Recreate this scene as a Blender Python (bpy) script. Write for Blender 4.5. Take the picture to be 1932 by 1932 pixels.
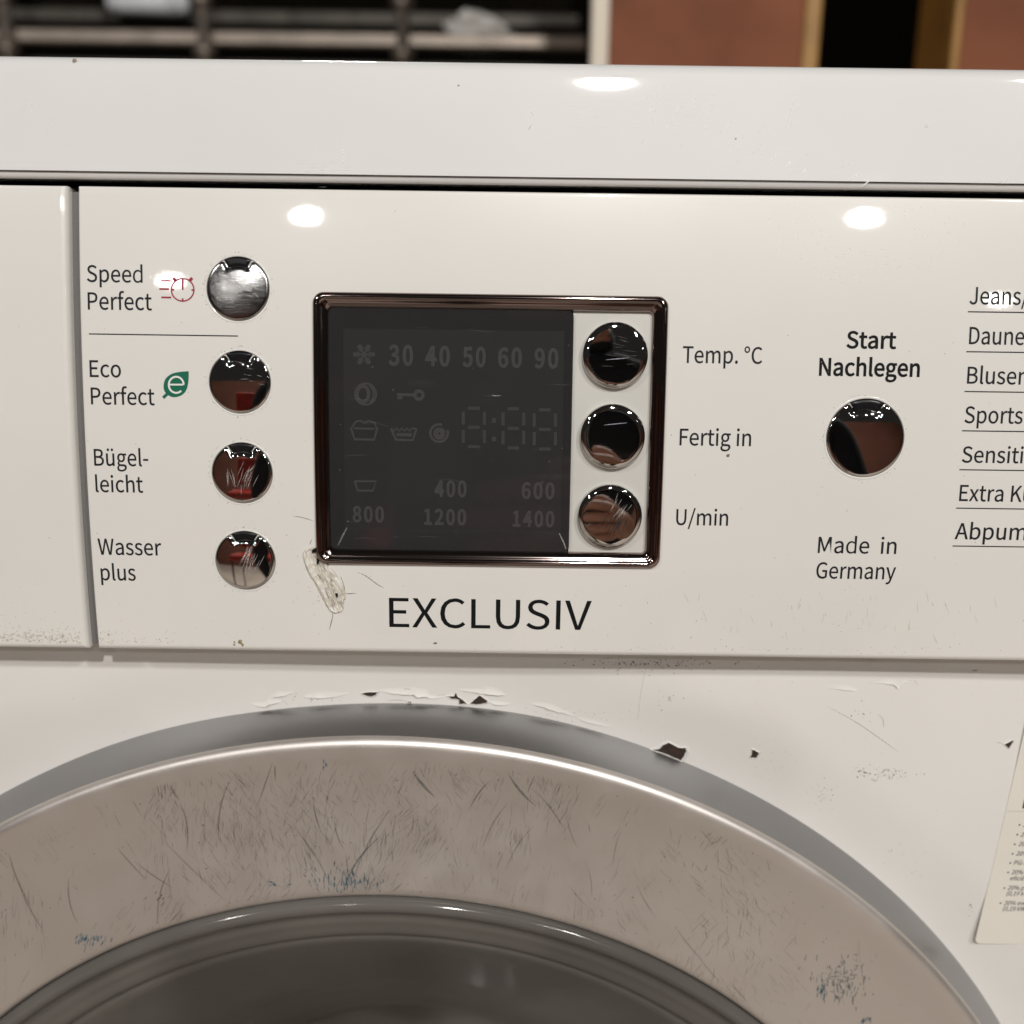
import bpy, math, random, json
from mathutils import Vector, Matrix
sc = bpy.context.scene
COL = sc.collection
for o in list(bpy.data.objects): bpy.data.objects.remove(o)

# ------------------------------------------------------------------ camera
# All lengths below are millimetres in a frame centred on the lens: x right, y away, z up.
OX, OY, OZ = 0.0, -244.0, 795.0                      # lens height above the floor 0.795 m
def W(x, y, z): return Vector(((x+OX)/1000, (y+OY)/1000, (z+OZ)/1000))
PITCH, ROLL, FPX, CEN = math.radians(13.0), 0.0135, 1783.0, 966.0
cp, sp = math.cos(PITCH), math.sin(PITCH)
cr, sr = math.sqrt(1-ROLL*ROLL), ROLL
Rv = Vector((1,0,0)); Uv = Vector((0,sp,cp)); Fv = Vector((0,cp,-sp))
cam = bpy.data.cameras.new('camera'); camo = bpy.data.objects.new('camera', cam); COL.objects.link(camo)
cam.sensor_width = 36; cam.lens = 36*FPX/1932; cam.clip_start = 0.01; cam.clip_end = 60
cr_v = Rv*cr + Uv*sr; cu_v = -Rv*sr + Uv*cr
m = Matrix((cr_v, cu_v, -Fv)).transposed().to_4x4(); m.translation = W(0,0,0)
camo.matrix_world = m
cam.dof.use_dof = True; cam.dof.focus_distance = 0.240; cam.dof.aperture_fstop = 8.4
sc.camera = camo

# ------------------------------------------------------------------ world and lamps
wd = bpy.data.worlds.new('World'); sc.world = wd; wd.use_nodes = True
bg = wd.node_tree.nodes['Background']; bg.inputs[0].default_value = (1.0,0.93,0.86,1); bg.inputs[1].default_value = 0.022
sc.view_settings.view_transform = 'Standard'; sc.view_settings.look = 'None'
sc.view_settings.gamma = 1; sc.view_settings.exposure = 0.0
sc.cycles.use_denoising = True
sc.cycles.max_bounces = 10; sc.cycles.transparent_max_bounces = 16
def lamp(name, pos, aim, size, power, col=(1.0,0.972,0.935), sy=None):
    l = bpy.data.lights.new(name, 'AREA'); l.shape = 'DISK' if sy is None else 'ELLIPSE'
    l.size = size
    if sy: l.size_y = sy
    l.energy = power; l.color = col
    o = bpy.data.objects.new(name, l); COL.objects.link(o)
    o.location = W(*pos); o.rotation_euler = (W(*aim)-W(*pos)).to_track_quat('-Z','Y').to_euler()
    return o
AIM = (0, 240, -40)
LAMPS = [  # x, y, z in mm from the lens, diameter m, watts : ceiling spots of the hall, plus added unseen lamps
    (-920,-3471,1750, .10, 8), (1496,-3370,1750, .10, 8),
    (-2053,-5030,1750, .13, 3.6), (3016,-5294,1750, .12, 3.2),
    (270,-2150,1750, .13, 40), (-1900,-1750,1750, .17, 17), (1500,-1800,1750, .17, 26),  # last two: unseen side lamps added to strengthen the lip shadow
    (-500,2300,1750,.2,12)]  # unseen rear lamp added to brighten the rack
for x,y,z,s,p in LAMPS: lamp('spot_or_fill', (x,y,z), AIM if y<0 else (x,1300,300), s, p)
# ------------------------------------------------------------------ helpers
def ray(u, v):
    dx, dy = (u-CEN)/FPX, (v-CEN)/FPX
    lx, ly = dx*cr+dy*sr, -dx*sr+dy*cr
    return Rv*lx - Uv*ly + Fv
def lin(c):
    return tuple(((x/255)/12.92 if x/255<=0.04045 else ((x/255+0.055)/1.055)**2.4) for x in c)
MATS = {}
def mat(name, col, rough=0.5, metal=0.0, coat=0.0, coat_rough=0.03, spec=0.5, vary=0.0, vscale=40, bump=0.0, bscale=300,
        rvary=0.0, rscale=60, stretch=(1,1,1), col2=None, alpha=1.0, emit=None):
    if name in MATS: return MATS[name]
    m = bpy.data.materials.new(name); m.use_nodes = True; nt = m.node_tree; N = nt.nodes; L = nt.links
    b = N['Principled BSDF']
    b.inputs['Base Color'].default_value = (*col,1); b.inputs['Roughness'].default_value = rough
    b.inputs['Metallic'].default_value = metal; b.inputs['Coat Weight'].default_value = coat
    b.inputs['Coat Roughness'].default_value = coat_rough; b.inputs['Specular IOR Level'].default_value = spec
    b.inputs['Alpha'].default_value = alpha
    if emit: b.inputs['Emission Color'].default_value = (*emit[:3],1); b.inputs['Emission Strength'].default_value = emit[3]
    tc = N.new('ShaderNodeTexCoord'); mp = N.new('ShaderNodeMapping'); L.new(tc.outputs['Object'], mp.inputs[0]); mp.inputs['Scale'].default_value = stretch
    def noise(s, d=4):
        n = N.new('ShaderNodeTexNoise'); n.inputs['Scale'].default_value = s; n.inputs['Detail'].default_value = d
        L.new(mp.outputs[0], n.inputs['Vector']); return n
    if vary or col2:
        n = noise(vscale); mx = N.new('ShaderNodeMix'); mx.data_type = 'RGBA'
        c2 = col2 or tuple(max(0,x*(1-vary)) for x in col)
        mx.inputs['A'].default_value = (*col,1); mx.inputs['B'].default_value = (*c2,1)
        rp = N.new('ShaderNodeMapRange'); rp.inputs[1].default_value = .38; rp.inputs[2].default_value = .66
        L.new(n.outputs['Fac'], rp.inputs[0]); L.new(rp.outputs[0], mx.inputs['Factor']); L.new(mx.outputs['Result'], b.inputs['Base Color'])
    if rvary:
        n = noise(rscale); rp = N.new('ShaderNodeMapRange'); rp.inputs[1].default_value=.3; rp.inputs[2].default_value=.7
        rp.inputs[3].default_value = max(.01,rough-rvary); rp.inputs[4].default_value = rough+rvary
        L.new(n.outputs['Fac'], rp.inputs[0]); L.new(rp.outputs[0], b.inputs['Roughness'])
    if bump:
        n = noise(bscale, 3); bp = N.new('ShaderNodeBump'); bp.inputs['Strength'].default_value = bump; bp.inputs['Distance'].default_value = 0.0002
        L.new(n.outputs['Fac'], bp.inputs['Height']); L.new(bp.outputs[0], b.inputs['Normal'])
        if coat: L.new(bp.outputs[0], b.inputs['Coat Normal'])
    MATS[name] = m; return m
def wear_mat(name):
    """paint marks whose colour and opacity come from a colour attribute"""
    m = bpy.data.materials.new(name); m.use_nodes = True; nt = m.node_tree; N = nt.nodes; L = nt.links
    b = N['Principled BSDF']; a = N.new('ShaderNodeVertexColor'); a.layer_name = 'Col'
    L.new(a.outputs['Color'], b.inputs['Base Color']); b.inputs['Roughness'].default_value = .6
    n = N.new('ShaderNodeTexNoise'); n.inputs['Scale'].default_value = 2500; n.inputs['Detail'].default_value = 2
    tc = N.new('ShaderNodeTexCoord'); L.new(tc.outputs['Object'], n.inputs['Vector'])
    rp = N.new('ShaderNodeMapRange'); rp.inputs[1].default_value=.36; rp.inputs[2].default_value=.58; rp.inputs[3].default_value=.45; L.new(n.outputs['Fac'], rp.inputs[0])
    ml = N.new('ShaderNodeMath'); ml.operation='MULTIPLY'; L.new(rp.outputs[0], ml.inputs[0]); L.new(a.outputs['Alpha'], ml.inputs[1])
    L.new(ml.outputs[0], b.inputs['Alpha'])
    return m
def mesh(name, verts, faces, material, parent=None, smooth=True, cols=None):
    me = bpy.data.meshes.new(name); me.from_pydata([tuple(v) for v in verts], [], faces)
    if cols:
        at = me.color_attributes.new('Col','FLOAT_COLOR','POINT')
        at.data.foreach_set('color', [c for q in cols for c in q])
    me.materials.append(material)
    me.polygons.foreach_set('use_smooth', [smooth]*len(me.polygons)); me.update()
    o = bpy.data.objects.new(name, me); COL.objects.link(o)
    if parent: o.parent = parent
    return o
def thing(name, label, cat, group=None):
    o = bpy.data.objects.new(name, None); COL.objects.link(o); o['label']=label; o['category']=cat
    if group: o['group']=group
    return o
def tag(o, label, cat, group=None, kind=None):
    if label: o['label']=label
    if cat: o['category']=cat
    if group: o['group']=group
    if kind: o['kind']=kind
    return o
def bridge(loops, closed=True, start=0):
    n = len(loops[0]); F=[]
    for i in range(len(loops)-1):
        a = start+i*n; b = a+n
        for j in range(n if closed else n-1):
            k=(j+1)%n; F.append((a+j,a+k,b+k,b+j))
    return F
def box(name, a, b, material, parent=None, bev=0.0, tilt=None):
    (x0,y0,z0),(x1,y1,z1)=a,b
    V=[]; e=min(bev, (x1-x0)/3,(y1-y0)/3,(z1-z0)/3)
    if e<=0:
        V=[W(x,y,z) for x in(x0,x1) for y in(y0,y1) for z in(z0,z1)]
        F=[(0,1,3,2),(4,6,7,5),(0,4,5,1),(2,3,7,6),(0,2,6,4),(1,5,7,3)]
        return mesh(name,V,F,material,parent,False)
    import bmesh
    bm=bmesh.new(); bmesh.ops.create_cube(bm,size=1)
    for v in bm.verts: v.co=W((x0+x1)/2+v.co.x*(x1-x0),(y0+y1)/2+v.co.y*(y1-y0),(z0+z1)/2+v.co.z*(z1-z0))
    bmesh.ops.bevel(bm,geom=bm.edges[:],offset=e/1000,segments=3,affect='EDGES',profile=.5)
    me=bpy.data.meshes.new(name); bm.to_mesh(me); bm.free(); me.materials.append(material)
    o=bpy.data.objects.new(name,me); COL.objects.link(o); o.parent=parent; return o
def tube(name, pts, r, material, parent=None, n=12):
    V=[];F=[]
    for i,p in enumerate(pts):
        p=Vector(p); q=Vector(pts[min(i+1,len(pts)-1)])-Vector(pts[max(i-1,0)]); q.normalize()
        s=q.orthogonal().normalized(); t=q.cross(s)
        rr = r[i] if isinstance(r,(list,tuple)) else r
        for k in range(n):
            a=2*math.pi*k/n; c=p+(s*math.cos(a)+t*math.sin(a))*rr; V.append(W(*c))
    F=bridge([range(n)]*len(pts)); F.append(tuple(range(n))[::-1]); F.append(tuple(range((len(pts)-1)*n,len(pts)*n)))
    return mesh(name,V,F,material,parent)

# surfaces that carry detail: .hit(u,v,h) picture point -> (x,z) on the surface, .pt(x,z,h) -> world
class Fascia:
    C=(8.21267596e-04,1.54014233e-01,2.39332769e+02)
    def y(s,z): return s.C[0]*z*z+s.C[1]*z+s.C[2]
    def d(s,z): return 2*s.C[0]*z+s.C[1]
    def raw(s,x,z,h=0):
        k=s.d(z); q=math.sqrt(1+k*k); return Vector((x, s.y(z)-h/q, z+h*k/q))
    def pt(s,x,z,h=0): return W(*s.raw(x,z,h))
    def hit(s,u,v,h=0):
        r=ray(u,v); t=240.0
        for _ in range(30):
            p=r*t; k=s.d(p.z); q=math.sqrt(1+k*k); e=(s.y(p.z)-p.y)/q-h
            t+=e*q/(r.y-k*r.z)
        p=r*t; k=s.d(p.z); q=math.sqrt(1+k*k)
        return p.x, p.z-h*k/q
class Plane:
    def __init__(s,Y): s.Y=Y
    def y(s,x,z): return s.Y
    def pt(s,x,z,h=0): return W(x,s.y(x,z)-h,z)
    def hit(s,u,v,h=0):
        r=ray(u,v); t=(s.Y-h)/r.y
        for _ in range(12):
            p=r*t; t=(s.y(p.x,p.z)-h)/r.y
        p=r*t; return p.x,p.z
DCX, DCZ = -34.8, -330.9
def sstep(a,b,x):
    t=max(0,min(1,(x-a)/(b-a))); return t*t*(3-2*t)
class Sheet(Plane):
    def y(s,x,z):
        r=math.hypot(x-DCX,z-DCZ)
        dent=0.55*math.sin(x*.045+1)*math.exp(-((z+112)/16)**2)
        return s.Y+2.2*(1-sstep(218,242,r))+dent
FAC=Fascia(); SHEET=Sheet(243.5)
RING=[(221.0,250.5),(220.0,248),(219.0,245.6),(217.4,242.2),(215.8,238.8),(214.6,236.3),(214.1,235.2),(213.7,234.2),(213.1,233.5),(212.3,233.1),(211.2,232.98),(208.5,233.15),(204.5,233.5),(198,233.7),(188,233.1),(178,232.0),(170.4,231.0),(168.9,230.85),(168.0,231.2),(167.5,232.2),(167.3,236)]
class Ring(Plane):
    def y(s,x,z):
        r=math.hypot(x-DCX,z-DCZ)
        for (r0,y0),(r1,y1) in zip(RING[9:],RING[10:]):
            if r1<=r<=r0: return y1+(y0-y1)*(r-r1)/(r0-r1)
        return 233.0
RNG=Ring(233.0)

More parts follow.
